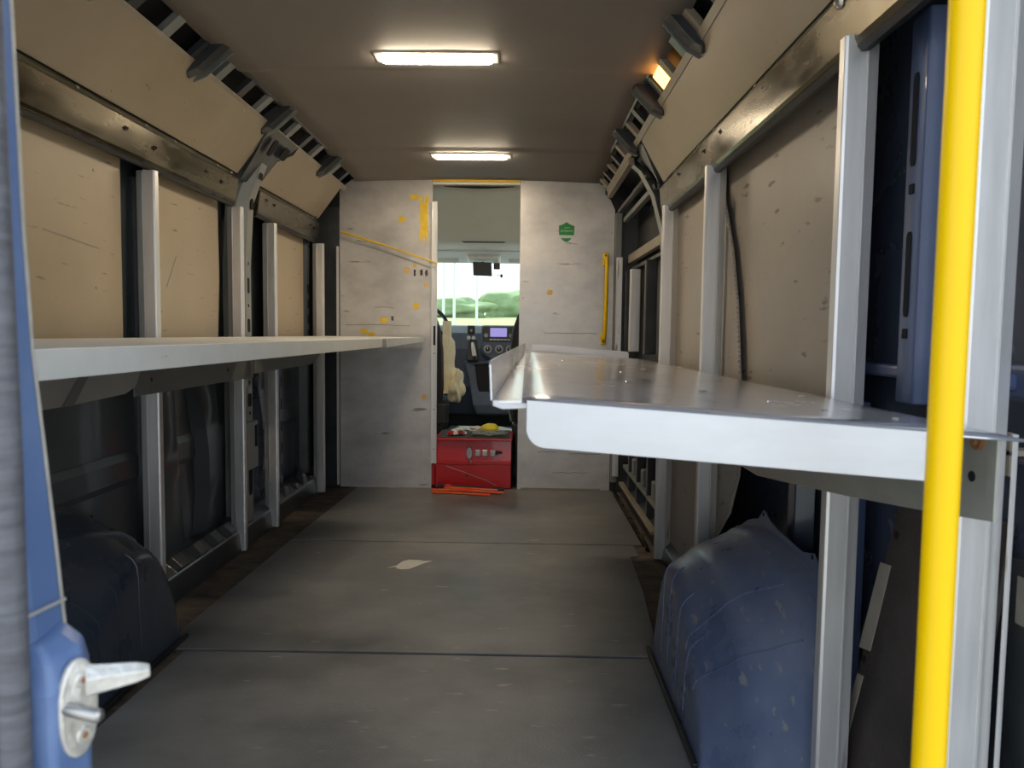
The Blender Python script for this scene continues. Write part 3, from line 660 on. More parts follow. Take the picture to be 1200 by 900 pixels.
# aluminium door channel at the left jamb
ch = thing('door_channel', (-.545, Yb - .02, .16), 'tall aluminium channel fixed along the left edge of the doorway', 'channel')
MB().slab([(-.566, Yb - .003, .16), (-.566, Yb - .022, .16), (-.560, Yb - .022, .16), (-.560, Yb - .010, .16), (-.535, Yb - .010, .16), (-.535, Yb - .022, .16), (-.530, Yb - .022, .16), (-.530, Yb - .003, .16)], (0, 0, 1.62)).build('channel', 'alu', ch)
MB().box((-.552, Yb - .016, .90), (-.540, Yb - .010, 1.02)).build('latch_slot', 'void', ch)
screws(ch, [(-.547, Yb - .010, z) for z in (.85, .5, .25)], (0, -1, 0), .004, .003, 'screw_dark')
# yellow rod
rod = thing('yellow_rod', (-1.11, 4.53, 1.58), 'thin yellow rod slanting across the left bulkhead panel', 'rod')
MB().tube([(-1.12, 4.535, 1.588), (-.85, 4.535, 1.508)], .0065, 8).build('rod', 'yellow_tape', rod, smooth=True)
MB().tube([(-.85, 4.535, 1.508), (-.53, 4.53, 1.402)], .0048, 8).build('thin_rod', 'yellow_tape', rod, smooth=True)
# yellow grab handle
gh = thing('grab_bar', (.51, 4.50, .93), 'short yellow grab handle on the right edge of the right bulkhead panel', 'grab bar')
MB().tube([(.505, 4.56, 1.45), (.505, 4.50, 1.44), (.505, 4.485, 1.40), (.504, 4.485, 1.2), (.501, 4.485, 1.0), (.500, 4.50, .955), (.500, 4.56, .945)], .012, 10).build('grip', 'yellow', gh, smooth=True)
MB().box((.488, 4.555, 1.40), (.522, 4.568, 1.48)).build('mount', 'yellow', gh, bevel=.006)
MB().box((.483, 4.555, .915), (.517, 4.568, .985)).build('mount', 'yellow', gh, bevel=.006)
screws(gh, [(.505, 4.555, 1.465), (.50, 4.555, .93)], (0, -1, 0), .005, .003, 'screw_dark')
# tape scraps and glue marks
random.seed(8)
def scrap(x0, x1, z0, z1, m, label, n=10, jag=.25):
    cx, cz, hx, hz = (x0 + x1) / 2, (z0 + z1) / 2, (x1 - x0) / 2, (z1 - z0) / 2
    pts = []
    for k in range(n):
        a = 2 * math.pi * k / n; c, s_ = math.cos(a), math.sin(a); q = max(abs(c), abs(s_)); r = 1 - random.random() * jag
        pts.append((cx + hx * c / q * r, Yb - .0006, cz + hz * s_ / q * r))
    o = MB().slab(pts, (0, -.0008, 0)).build('tape_scrap', m); tag(o, label, 'tape', 'tape scraps on the left bulkhead panel'); return o
def P4(u, v):   # picture point -> bulkhead x,z (offline-measured linear map)
    return (-1.135 + (u - 398) * .005245, 1.926 - (v - 208) * .005285)
def scr(u0, u1, v0, v1, m, label, **k):
    x0, z1 = P4(u0, v0); x1, z0 = P4(u1, v1); return scrap(x0, x1, z0, z1, m, label, **k)
scr(480, 492, 227, 234, 'yellow_tape', 'short yellow tape scrap at top left of the long vertical one')
scr(491, 503, 226, 287, 'yellow_tape', 'long ragged vertical yellow tape strip beside the doorway channel', n=40, jag=.45)
scr(467, 476, 252, 260, 'yellow_tape', 'yellow tape scrap alone high on the left bulkhead panel')
scr(474, 481, 311, 319, 'amber_tape', 'faded orange tape scrap left of the dark glue marks')
scr(484, 489, 307, 312, 'amber_tape', 'tiny faded tape scrap just above the dark glue marks')
scr(485, 488, 313, 323, 'screw_dark', 'dark glue mark, left one of the pair beneath the rod', jag=.5)
scr(492, 496, 313, 323, 'screw_dark', 'dark glue mark, middle one right of the upright mark', jag=.6)
scr(498, 502, 313, 323, 'bark', 'brown glue mark nearest the doorway channel', jag=.5)
scr(497, 503, 329, 335, 'amber_tape', 'faded orange tape scrap beside the channel below the glue marks')
scr(485, 492, 352, 361, 'yellow_tape', 'round yellow tape scrap at mid height left of the channel')
scr(445, 456, 370, 377, 'yellow_tape', 'yellow tape scrap above the shelf with dark smear beside it')
scr(458, 462, 368, 375, 'bark', 'dark smear just right of the yellow scrap above the shelf', jag=.5)
scr(422, 431, 383, 391, 'yellow_tape', 'upper left scrap of the yellow pair just above the far shelf')
scr(430, 440, 387, 393, 'yellow_tape', 'lower right scrap of the yellow pair just above the far shelf')
scr(495, 502, 460, 467, 'amber_tape', 'small yellow tape scrap below the shelf by the channel')
o = scr(642, 650, 335, 342, 'amber_tape', 'small orange tape scrap on the right bulkhead panel below the shield')
# green shield sticker with lettering
sx, sz = .262, 1.603
shd = [(-.047, .040), (-.024, .047), (0, .062), (.024, .047), (.049, .038), (.046, -.018), (-.045, -.018)]
shd2 = [(-.035, -.036), (.033, -.036), (.015, -.053), (.0, -.060), (-.018, -.053)]
sk = thing('shield_sticker', (sx, Yb, sz), 'green shield-shaped sticker with pale lettering on the right bulkhead panel', 'sticker')
MB().slab([(sx + a, Yb - .0005, sz + b) for a, b in shd], (0, -.001, 0)).build('shield', 'green', sk)
MB().slab([(sx + a, Yb - .0005, sz + b) for a, b in shd2], (0, -.001, 0)).build('shield_tip', 'green', sk)
MB().box((sx - .036, Yb - .0014, sz - .032), (sx + .034, Yb - .0005, sz - .027)).build('stripe', 'white_print', sk)
def text(s, x, y, z, size, m, parent, name='lettering', rx=math.pi / 2):
    cu = bpy.data.curves.new(name, 'FONT'); cu.body = s; cu.size = size; cu.align_x = 'CENTER'; cu.extrude = .0003
    o = bpy.data.objects.new(name, cu); COL.objects.link(o)
    bpy.context.view_layer.update()
    me = bpy.data.meshes.new_from_object(o); bpy.data.objects.remove(o)
    o = bpy.data.objects.new(name, me); COL.objects.link(o); me.materials.append(M[m])
    o.parent = parent; off = OFF[parent.name]; o.location = (x - off[0], y - off[1], z - off[2]); o.rotation_euler = (rx, 0, 0)
    return o
text('drSeevd', sx, Yb - .0018, sz + .002, .023, 'white_print', sk)
MB().box((sx - .012, Yb - .0018, sz + .026), (sx + .02, Yb - .0014, sz + .029)).build('stripe', 'white_print', sk)
# dark horizontal scuff lines on the right panel
for (x0, x1, z) in ((.13, .46, .985), (.10, .22, .24), (.30, .5, .23), (.2, .42, .11)):
    pts = [(x0 + (x1 - x0) * k / 12, Yb - .0004, z + random.uniform(-.003, .003)) for k in range(13)]
    MB().tube(pts, .0011, 4).build('scratch', 'screw_dark', br)
for (x0, x1, z) in ((-.92, -.80, 1.13), (-1.1, -.7, 1.02)):
    MB().tube([(x0, Yb - .0004, z), ((x0 + x1) / 2, Yb - .0004, z + .004), (x1, Yb - .0004, z - .002)], .0010, 4).build('scratch', 'screw_dark', bl)

# ================================================================ CEILING LAMPS
def lamp(cx, y, label):
    z = ceil_z(cx, y) 
    t = thing('ceiling_lamp', (cx, y, z), label, 'ceiling lamp', 'ceiling lamps')
    w2, d2 = .226, .062
    MB().loft([[(cx - w2, y - d2, z + .004), (cx + w2, y - d2, z + .004), (cx + w2, y + d2, z + .004), (cx - w2, y + d2, z + .004)],
               [(cx - w2, y - d2, z - .014), (cx + w2, y - d2, z - .014), (cx + w2, y + d2, z - .014), (cx - w2, y + d2, z - .014)],
               [(cx - w2 + .016, y - d2 + .014, z - .026), (cx + w2 - .016, y - d2 + .014, z - .026), (cx + w2 - .016, y + d2 - .014, z - .026), (cx - w2 + .016, y + d2 - .014, z - .026)]]).build('housing', 'lamp_frame', t, bevel=.003)
    q = []
    for dz, k in ((-.024, 1), (-.032, .97), (-.036, .85)):
        L = []
        for i in range(24):
            a = 2 * math.pi * i / 24; c, s_ = math.cos(a), math.sin(a)
            L.append((cx + math.copysign(.165, c) * 1 + c * .028 * k if abs(c) > 1e-6 else cx, y + math.copysign(abs(s_) ** .6, s_) * .034 * k, z + dz))
        q.append(L)
    MB().loft(q).build('diffuser', 'diffuser', t, smooth=True)
    for sx_ in (-1, 1):
        MB().box((cx + sx_ * (w2 - .002), y - d2 - .002, z - .016), (cx + sx_ * (w2 + .007), y + d2 + .002, z + .003)).build('end_clip', 'black', t, bevel=.002)
    return t
lamp(-.305, 2.575, 'lit oblong ceiling lamp nearer the rear doors')
lamp(-.285, 3.965, 'lit oblong ceiling lamp farther forward, close to the bulkhead doorway')
am = thing('marker_lamp', (.475, 2.62, 1.89), 'amber marker lamp inside the right roof rail, sunlight through it put in as glow', 'marker lamp')
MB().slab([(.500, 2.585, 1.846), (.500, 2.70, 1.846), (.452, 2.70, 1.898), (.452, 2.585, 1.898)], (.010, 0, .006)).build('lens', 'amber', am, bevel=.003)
MB().slab([(.506, 2.57, 1.842), (.506, 2.715, 1.842), (.447, 2.715, 1.904), (.447, 2.57, 1.904)], (.016, 0, .010)).build('housing', 'blackmetal', am) if False else None

# ================================================================ YELLOW POLE
pl = thing('grab_pole', (.398, .68, -.01), 'tall bright yellow pole in the right foreground', 'pole')
MB().tube([(.394, .68, -.008), (.3915, .68, .9), (.3915, .68, 1.93)], .0148, 28).build('tube', 'yellow', pl, smooth=True)
MB().disc((.394, .68, -.008), (0, 0, 1), .035, .006, 20).build('foot_plate', 'yellow', pl, smooth=True)
MB().disc((.3915, .68, 1.90), (0, 0, 1), .035, .03, 20).build('top_plate', 'yellow', pl, smooth=True)

# ================================================================ LEANING BOARD
lbd = thing('leaning_board', (.70, 1.3, 0), 'dark brown hardboard sheet leaning behind the yellow pole on the right', 'board')
def lb_pt(y, z): return (.655 + .08 * (z / .72), y, z)
MB().slab([lb_pt(1.50, .0), lb_pt(1.09, .0), lb_pt(1.09, .70), lb_pt(1.40, .695), lb_pt(1.415, .60)], (.008, 0, 0)).build('sheet', 'board', lbd, bevel=.0015, seg=1)
def patch(poly, m, name):
    MB().slab([tuple(Vector(lb_pt(y, z)) + Vector((-.0006, 0, 0))) for y, z in poly], (-.001, 0, 0)).build(name, m, lbd)
patch([(1.435, .535), (1.395, .54), (1.42, .36), (1.465, .35)], 'tape', 'tape_patch')
patch([(1.455, .30), (1.43, .305), (1.46, .12), (1.485, .12)], 'tape', 'tape_patch')
for y, z in ((1.395, .60), (1.44, .335)):
    p = Vector(lb_pt(y, z)); MB().disc(p + Vector((-.0002, 0, 0)), (-1, 0, .1), .008, .001, 12).build('hole', 'void', lbd)

# ================================================================ REAR DOOR EDGE (left leaf, nearly closed)
d1 = MB()
def lean_x(z):
    P = ((0, 0), (.74, 0), (.80, -.005), (.88, -.012), (.96, -.019), (1.05, -.023), (1.28, -.028), (1.95, -.031))
    for (a, p), (b, q) in zip(P, P[1:]):
        if z <= b: return p + (q - p) * (z - a) / (b - a)
    return P[-1][1]
DZ = [0, .74, .80, .84, .88, .92, .96, 1.0, 1.05, 1.15, 1.28, 1.95]
def DL(a, b, z):   # a along leaf from free edge, b depth towards inside
    ux, uy = -.93, .367; vx, vy = .30, .954
    return (-.350 + ux * a + lean_x(z), .505 + uy * a + b, z)
d1.loft([[DL(0.012, 0, z), DL(.78, 0, z), DL(.78, .045, z), DL(.0, .045, z), DL(.0, .008, z)] for z in DZ])
door = struct(d1.build('door_1', 'door_paint', bevel=.004))
# recessed joint line and sloped step above the latch block
MB().slab([(-.3500, .503, .770), (-.3500, .549, .767), (-.3500, .549, .7695), (-.3500, .503, .7725)], (.0012, 0, 0)).build('seam_bead', 'zinc', door, bevel=.0004)
# latch block
blk = MB().loft([[(-.352, .498, .40), (-.330, .500, .40), (-.322, .530, .40), (-.334, .552, .40), (-.352, .552, .40)],
                 [(-.352, .498, .715), (-.330, .500, .715), (-.322, .530, .722), (-.334, .552, .724), (-.352, .552, .724)],
                 [(-.352, .502, .735), (-.334, .504, .735), (-.326, .530, .738), (-.337, .550, .740), (-.352, .550, .740)],
                 [(-.354, .510, .748), (-.346, .512, .748), (-.343, .530, .750), (-.347, .546, .752), (-.354, .546, .752)]]).build('latch_block', 'door_paint', door, bevel=.004, seg=3)
# striker plate with two screws and a pin pair
nrm = Vector((.93, -.36, 0)).normalized(); tan = Vector((.36, .93, 0)).normalized()
pc_ = Vector((-.3245, .519, .698))
def ppt(a, z, d=0): return pc_ + tan * a + Vector((0, 0, z)) + nrm * d
lp = [(math.cos(2 * math.pi * k / 24) * .0155, math.copysign(abs(math.sin(2 * math.pi * k / 24)) ** .8, math.sin(2 * math.pi * k / 24)) * .037) for k in range(24)]
plate = MB().loft([[ppt(a, z, 0) for a, z in lp], [ppt(a, z, .0025) for a, z in lp], [ppt(a * .9, z * .94, .004) for a, z in lp]]).build('striker_plate', 'zinc', door, smooth=True)
for z in (.021, -.021):
    MB().tube([ppt(.002, z, .003), ppt(.002, z, .0055)], [.007, .005], 12).build('striker_screw', 'zinc', plate, smooth=True)
    MB().tube([ppt(.002, z, .005), ppt(.002, z, .006)], [.0028, .0025], 6).build('striker_screw', 'rust', plate)
# tongue: flat lever and round pin pointing into the opening
ax = Vector((.86, .50, .05)).normalized()
q0 = ppt(.006, .010, .002)
w1 = Vector((0, 0, 1)); 
secs = []
for t_, h_, th in ((0, .016, .0095), (.010, .014, .009), (.022, .012, .0085), (.034, .010, .0075), (.043, .006, .005)):
    c_ = q0 + ax * t_ + Vector((0, 0, .006 - t_ * .05))
    sd = Vector((-.5, .86, 0)) * .9
    secs.append([c_ + sd * th + w1 * h_ * .5, c_ + w1 * h_ * .9, c_ - sd * th + w1 * h_ * .4, c_ - sd * th * 1.1 - w1 * h_ * .4, c_ - w1 * h_ * .7, c_ + sd * th - w1 * h_ * .3])
MB().loft(secs).build('striker_tongue', 'zinc', plate, bevel=.001)
MB().tube([ppt(-.010, .004, 0), ppt(-.004, .001, .028), ppt(-.0035, .001, .030)], [.0052, .0050, .0030], 14).build('striker_pin', 'steel', plate, smooth=True)
# rubber seal along the outer face edge
MB().tube([(-.3480, .488, 0.0), (-.3490, .488, .9), (-.3520, .488, 1.1), (-.354, .488, 1.93)], .0100, 14).build('rubber_seal', 'seal', door, smooth=True)
MB().tube([(-.370, .486, 0.0), (-.371, .486, 1.0), (-.375, .486, 1.93)], .0125, 14).build('rubber_seal', 'seal', door, smooth=True)
MB().loft([[(-.3499 + lean_x(z), .5470, z), (-.3494 + lean_x(z), .5500, z), (-.3504 + lean_x(z), .5520, z)] for z in DZ if z > .73]).build('worn_edge', 'zinc', door)

# ================================================================ RED TOOL CHEST AND THINGS ON IT
tb = thing('tool_chest', (-.30, 4.62, 0), 'red enamelled metal tool chest standing in the bulkhead doorway', 'tool chest')
x0, x1, y0_, y1_ = -.540, -.062, 4.585, 4.98
MB().box((x0, y0_, .0), (x1, y1_, .150)).build('base', 'red', tb, bevel=.004)
MB().slab([(x0, y0_ + .010, .151), (x1, y0_ + .010, .151), (x1, y0_ + .022, .30), (x0, y0_ + .022, .30)], (0, .006, 0)).build('front_door', 'red', tb, bevel=.002)
MB().box((x0, y0_ + .03, .151), (x1, y1_, .30)).build('upper_body', 'red', tb, bevel=.004)
MB().box((x0 + .002, y0_ - .004, .151), (x1, y0_ + .012, .176)).build('drip_edge', 'red', tb, bevel=.003)
MB().box((x0 - .006, y0_ - .004, .302), (x1 + .006, y1_, .316)).build('lid', 'red', tb, bevel=.003)
MB().box((x0 + .01, y0_ + .02, .317), (x1 - .01, y1_ - .01, .321)).build('lid_mat', 'carpet', tb)
MB().box((-.565, y0_ - .006, .02), (-.542, y0_ + .02, .16)).build('side_wing', 'red', tb, bevel=.002)
hs = MB().loft([[(-.325 + .022 * math.cos(a), y0_ + .006, .225 + .042 * math.sin(a)) for a in [2 * math.pi * k / 16 for k in range(16)]],
                [(-.325 + .018 * math.cos(a), y0_ - .004, .225 + .036 * math.sin(a)) for a in [2 * math.pi * k / 16 for k in range(16)]]]).build('hasp_plate', 'steel', tb, smooth=True)
for xx in (-.29, -.245, -.195):
    MB().box((xx, y0_ - .004, .205), (xx + .036, y0_ + .010, .245)).build('hasp_link', 'steel', tb, bevel=.004)
MB().tube([(-.150, y0_ + .01, .228), (-.150, y0_ - .012, .228)], [.014, .011], 12).build('knob', 'black', tb, smooth=True)
MB().box((-.142, y0_ - .008, .222), (-.118, y0_ - .002, .238)).build('knob_wing', 'black', tb, bevel=.003)
MB().tube([(-.325, y0_ - .004, .185), (-.312, y0_ - .010, .172), (-.318, y0_ - .008, .160)], .005, 8).build('padlock_hook', 'steel', tb, smooth=True)
MB().disc((-.337, y0_ - .001, .082), (0, -1, 0), .007, .006, 8).box((-.350, y0_ - .008, .078), (-.325, y0_ - .002, .085)).build('bolt', 'screw_dark', tb)
tag(MB().tube([(-.47, y0_ - .010, .142), (-.34, y0_ - .008, .098), (-.22, y0_ - .010, .055), (-.15, y0_ - .014, .022)], .0016, 6).build('wire', 'steel', None, smooth=True), 'thin pale wire slanting across the lower front of the red chest', 'wire')

# orange sticks and black bar on the floor
bk = tag(MB().tube([(-.52, 4.50, .036), (-.40, 4.49, .030), (-.10, 4.47, .020)], .010, 8).build('black_bar', 'black', None, smooth=True), 'black bar lying above the orange sticks at the foot of the red chest', 'bar')
st = [((-.55, 4.46, .016), (-.10, 4.42, .012), 'uppermost thin bright orange stick lying in front of the red chest'),
      ((-.54, 4.42, .012), (-.18, 4.37, .008), 'lowest orange stick, nearest the camera, in front of the red chest'),
      ((-.47, 4.47, .030), (-.14, 4.445, .022), 'orange stick resting on top of the bundle against the black bar'),
      ((-.50, 4.44, .020), (-.30, 4.425, .024), 'short orange stick in the left half of the bundle'),
      ((-.34, 4.43, .020), (-.13, 4.41, .014), 'short orange stick in the right half of the bundle')]
for a, b, l in st:
    a, b = Vector(a), Vector(b); d = (b - a).normalized(); nn = Vector((-d.y, d.x, 0))
    o = MB().bridge([a - nn * .009 + Vector((0, 0, -.006)), a + nn * .009 + Vector((0, 0, -.006)), a + nn * .007 + Vector((0, 0, .005)), a - nn * .007 + Vector((0, 0, .005))],
                    [b - nn * .007 + Vector((0, 0, -.005)), b + nn * .007 + Vector((0, 0, -.005)), b + nn * .005 + Vector((0, 0, .004)), b - nn * .005 + Vector((0, 0, .004))]).build('orange_stick', 'orange', None, bevel=.002)
    tag(o, l, 'stick', 'orange sticks on the floor')
tag(MB().loft([[(-.47, 4.455, .045), (-.45, 4.455, .052), (-.445, 4.465, .035), (-.465, 4.465, .03)], [(-.44, 4.455, .038), (-.43, 4.455, .05), (-.425, 4.465, .038), (-.438, 4.465, .03)]]).build('orange_clip', 'orange', None, bevel=.002), 'small orange clip on the left of the orange stick bundle', 'clip')
o = MB().slab([(-.36, 4.34, .001), (-.33, 4.335, .001), (-.325, 4.35, .001), (-.35, 4.36, .001)], (0, 0, .002)).build('paper_scrap', 'tape'); tag(o, 'tiny pale paper scrap on the floor below the orange sticks', 'scrap')

# things lying on the chest lid
random.seed(31)
zt = .321
rp_ = MB()
for s_ in range(5):
    pts = []
    for k in range(26):
        t_ = k / 25
        pts.append((-.32 + .22 * t_ + .01 * math.sin(s_ * 2), 4.64 + .03 * s_ % .11 + .015 * math.sin(t_ * 9 + s_), zt + .012 + .008 * abs(math.sin(t_ * 6 + s_ * 1.3)) + .004 * (s_ % 3)))
    rp_.tube(pts, .007, 7)
tag(rp_.build('rope', 'rope', None, smooth=True), 'loose coils of grey green rope on the lid of the red chest', 'rope')
def blob(c, r, name, m, label, cat, amp=.3, seed=0):
    bm = bmesh.new(); bmesh.ops.create_icosphere(bm, subdivisions=4, radius=1)
    for v in bm.verts:
        k = 1 + amp * noise.noise(v.co * 1.8 + Vector((seed, 0, 0)))
        v.co = Vector((c[0] + v.co.x * r[0] * k, c[1] + v.co.y * r[1] * k, max(c[2] + v.co.z * r[2] * k, c[2] - r[2] * .8)))
    me = bpy.data.meshes.new(name); bm.to_mesh(me); bm.free(); me.materials.append(M[m])
    me.polygons.foreach_set('use_smooth', [True] * len(me.polygons))
    o = bpy.data.objects.new(name, me); COL.objects.link(o)
    if label: tag(o, label, cat)
    return o
blob((-.205, 4.78, zt + .034), (.060, .05, .036), 'yellow_pad', 'bright_yellow', 'bright yellow domed pad lying among the rope on the red chest', 'pad', .08)
blob((-.305, 4.80, zt + .022), (.040, .04, .022), 'white_rag', 'cloth', 'crumpled white rag left of the yellow pad on the red chest', 'rag', .6, 3)
gl = blob((-.405, 4.70, zt + .022), (.050, .045, .024), 'work_glove', 'cloth', 'crumpled white and red work glove on the left of the red chest lid', 'glove', .6, 6)
OFF[gl.name] = (0, 0, 0)
g2 = blob((-.452, 4.665, zt + .014), (.018, .03, .016), 'cuff', 'glove', None, None, .4, 7); g2.parent = gl
g3 = blob((-.385, 4.665, zt + .022), (.022, .012, .010), 'palm_patch', 'glove', None, None, .4, 8); g3.parent = gl

# ================================================================ CAB
cf = struct(MB().box((-1.30, 4.62, -.10), (.74, 6.3, -.012)).build('cab_floor', 'black')); cf.name = 'floor_cab'
MB().box((-.60, 5.02, -.012), (.0, 5.75, .05)).build('carpet', 'carpet', cf)
MB().box((-.52, 5.0, .05), (-.03, 5.35, .30)).build('floor_box', 'carpet', cf, bevel=.01)
cw = MB()
cw.box((-1.36, 4.62, -.3), (-1.32, 6.3, .95)); cw.box((-1.36, 4.62, .95), (-1.32, 5.25, 1.99)); cw.box((-1.36, 5.25, 1.60), (-1.32, 6.3, 1.99))
struct(cw.build('wall_left_cab', 'cabin'))
cw = MB()
cw.box((.72, 4.62, -.3), (.76, 6.3, .95)); cw.box((.72, 4.62, .95), (.76, 5.25, 1.99)); cw.box((.72, 5.25, 1.60), (.76, 6.3, 1.99))
struct(cw.build('wall_right_cab', 'cabin'))
struct(MB().box((-1.36, 6.5, -.5), (.76, 6.56, .90)).build('wall_front_cab', 'black'))
# headliner
hp = [(4.60, 1.93), (4.75, 1.905), (5.0, 1.85), (5.15, 1.79), (5.35, 1.68), (5.40, 1.66), (5.43, 1.655), (5.7, 1.625)]
hl = MB()
L1 = [[(x, y, z - (.010 * math.cos((x + .28) * 3) if i < 2 else 0)) for x in [-1.32 + 2.04 * k / 12 for k in range(13)]] for i, (y, z) in enumerate(hp)]
hl.add([p for l in L1 for p in l], [(j * 13 + i, j * 13 + i + 1, (j + 1) * 13 + i + 1, (j + 1) * 13 + i) for j in range(len(hp) - 1) for i in range(12)])
hlo = struct(hl.build('ceiling_cab', 'cabin', smooth=True)); md = hlo.modifiers.new('t', 'SOLIDIFY'); md.thickness = .02; md.offset = -1
MB().slab([(-1.32, 5.66, 1.60), (-1.32, 6.02, 1.545), (-1.32, 6.12, 1.56), (-1.32, 6.12, 1.66), (-1.32, 5.66, 1.66)], (2.04, 0, 0)).build('windscreen_header', 'cabin_pale', hlo, bevel=.006)
lip = []
for k in range(25):
    x = -.75 + .85 * k / 24
    z = 1.652 - (.012 if -.45 < x < -.12 else 0)
    lip.append((x, 5.395, z))
MB().tube(lip, .006, 6).build('headliner_lip', 'seat', hlo, smooth=True)
def visor(xa, xb, label):
    t = thing('sun_visor', ((xa + xb) / 2, 5.86, 1.60), label, 'sun visor', 'sun visors')
    MB().slab([(xa, 5.80, 1.618), (xb, 5.80, 1.618), (xb - .015, 5.90, 1.540), (xa + .015, 5.90, 1.540)], (0, .016, .012)).build('flap', 'cabin', t, bevel=.006)
    MB().box((xa + .04, 5.845, 1.575), (xa + .16, 5.849, 1.59)).build('label_patch', 'cabin_pale', t)
visor(-.98, -.50, 'pale sun visor on the driver side above the windscreen')
visor(-.13, .35, 'pale sun visor on the passenger side above the windscreen')
oc = thing('overhead_console', (-.30, 5.85, 1.55), 'pale overhead console between the sun visors', 'console')
MB().loft([[(-.47, 5.74, 1.63), (-.16, 5.74, 1.63), (-.16, 5.94, 1.60), (-.47, 5.94, 1.60)], [(-.43, 5.76, 1.555), (-.19, 5.76, 1.555), (-.19, 5.94, 1.535), (-.43, 5.94, 1.535)]]).build('body', 'cabin_pale', oc, bevel=.01)
for xx in (-.37, -.31, -.25):
    MB().disc((xx, 5.755, 1.585), (0, -1, .1), .022, .008, 14).build('map_lamp', 'cabin', oc, smooth=True)
mr = thing('rear_mirror', (-.32, 5.80, 1.47), 'dark rear-view mirror hanging below the overhead console', 'mirror')
MB().loft([[(-.395, 5.80, 1.535), (-.255, 5.80, 1.53), (-.248, 5.80, 1.43), (-.39, 5.80, 1.435)], [(-.40, 5.83, 1.54), (-.25, 5.83, 1.535), (-.243, 5.83, 1.425), (-.395, 5.83, 1.43)]]).build('housing', 'black', mr, bevel=.006)
MB().tube([(-.32, 5.83, 1.50), (-.32, 5.835, 1.54)], .01, 8).build('stem', 'black', mr, smooth=True)
dc = thing('dash_camera', (-.205, 5.85, 1.50), 'small dark camera hanging right of the rear-view mirror', 'camera')
MB().box((-.235, 5.85, 1.485), (-.185, 5.89, 1.535)).build('body', 'black', dc, bevel=.006)
MB().tube([(-.225, 5.86, 1.435), (-.195, 5.86, 1.438), (-.175, 5.86, 1.438)], .003, 6).disc((-.172, 5.86, 1.42), (0, 0, 1), .010, .026, 8).build('bracket', 'black', dc)
# windscreen
ws = struct(MB().slab([(-1.30, 6.10, 1.56), (.74, 6.10, 1.56), (.74, 6.95, .93), (-1.30, 6.95, .93)], (0, .004, .005)).build('window_1', 'glass'))
MB().slab([(-1.34, 6.10, 1.56), (-1.26, 6.10, 1.56), (-1.26, 6.95, .93), (-1.34, 6.95, .93)], (0, .03, .03)).build('pillar', 'cabin_pale', ws)
MB().slab([(.70, 6.10, 1.56), (.78, 6.10, 1.56), (.78, 6.95, .93), (.70, 6.95, .93)], (0, .03, .03)).build('pillar', 'cabin_pale', ws)
MB().slab([(-1.36, 6.08, 1.56), (-1.36, 6.14, 1.56), (-1.36, 6.14, 1.62), (-1.36, 6.0, 2.0), (-1.36, 5.9, 2.0)], (2.14, 0, 0)).build('roof_front', 'van_white', ws)
# dashboard
ds = thing('dashboard', (-.3, 5.9, .3), 'dark blue grey dashboard seen through the doorway', 'dashboard')
dp = [(5.98, .98), (6.05, 1.045), (6.4, 1.03), (6.9, .95), (6.9, .3), (6.1, .3), (5.95, .55), (5.93, .85)]
MB().slab([(-1.31, y, z) for y, z in dp], (2.03, 0, 0)).build('top', 'dash', ds, bevel=.02, seg=3)
# centre console: radio and heater panel
MB().slab([(-.33, 5.90, 1.045), (-.02, 5.90, 1.045), (-.02, 5.86, .80), (-.10, 5.85, .77), (-.25, 5.85, .77), (-.33, 5.86, .82)], (0, .12, 0)).build('centre_stack', 'dash', ds, bevel=.015, seg=3)
ra = MB().slab([(-.315, 5.893, 1.035), (-.035, 5.893, 1.035), (-.035, 5.872, .91), (-.315, 5.872, .91)], (0, .02, 0)).build('radio', 'black', ds, bevel=.006)
MB().slab([(-.258, 5.886, 1.022), (-.125, 5.886, 1.022), (-.125, 5.874, .952), (-.258, 5.874, .952)], (0, .006, 0)).build('screen', 'screen', ra)
for xx in (-.29, -.092):
    MB().tube([(xx, 5.885, .965), (xx, 5.862, .962)], [.019, .016], 14).build('knob', 'steel', ra, smooth=True)
for k in range(6): MB().box((-.26 + k * .028, 5.868, .925), (-.238 + k * .028, 5.88, .933)).build('button', 'steel', ra)
for xx in (-.275, -.185, -.10):
    ko = MB().tube([(xx, 5.875, .855), (xx, 5.845, .853)], [.034, .030], 20).build('heater_dial', 'steel', ds, smooth=True)
    MB().tube([(xx, 5.846, .853), (xx, 5.832, .852)], [.021, .018], 16).build('dial_cap', 'black', ko, smooth=True)
    MB().box((xx - .003, 5.828, .852), (xx + .003, 5.834, .869)).build('dial_mark', 'white', ko)
MB().box((-.44, 5.87, .97), (-.38, 5.90, 1.04)).build('air_vent', 'black', ds, bevel=.006)
MB().tube([(-.408, 5.875, 1.0), (-.408, 5.86, 1.0)], [.010, .007], 10).build('vent_knob', 'steel', ds, smooth=True)
MB().tube([(-.43, 5.885, .94), (-.43, 5.865, .94)], [.017, .015], 12).build('switch', 'steel', ds, smooth=True)
MB().tube([(-.39, 5.885, .94), (-.39, 5.865, .94)], [.017, .015], 12).build('switch', 'steel', ds, smooth=True)
gr = thing('gear_lever', (-.38, 5.8, .80), 'gear lever with pale gaiter and steel stalk on the dashboard console', 'gear lever')
MB().loft([[(-.43, 5.86, .93), (-.36, 5.86, .93), (-.36, 5.88, .93), (-.43, 5.88, .93)], [(-.445, 5.80, .76), (-.345, 5.80, .76), (-.345, 5.88, .76), (-.445, 5.88, .76)]]).build('gate', 'black', gr, bevel=.01)
MB().tube([(-.395, 5.83, .90), (-.385, 5.78, .86), (-.375, 5.77, .80)], [.010, .015, .017], 10).build('knob', 'cloth', gr, smooth=True)
MB().tube([(-.375, 5.77, .80), (-.36, 5.80, .77)], [.012, .006], 8).build('stalk', 'steel', gr, smooth=True)
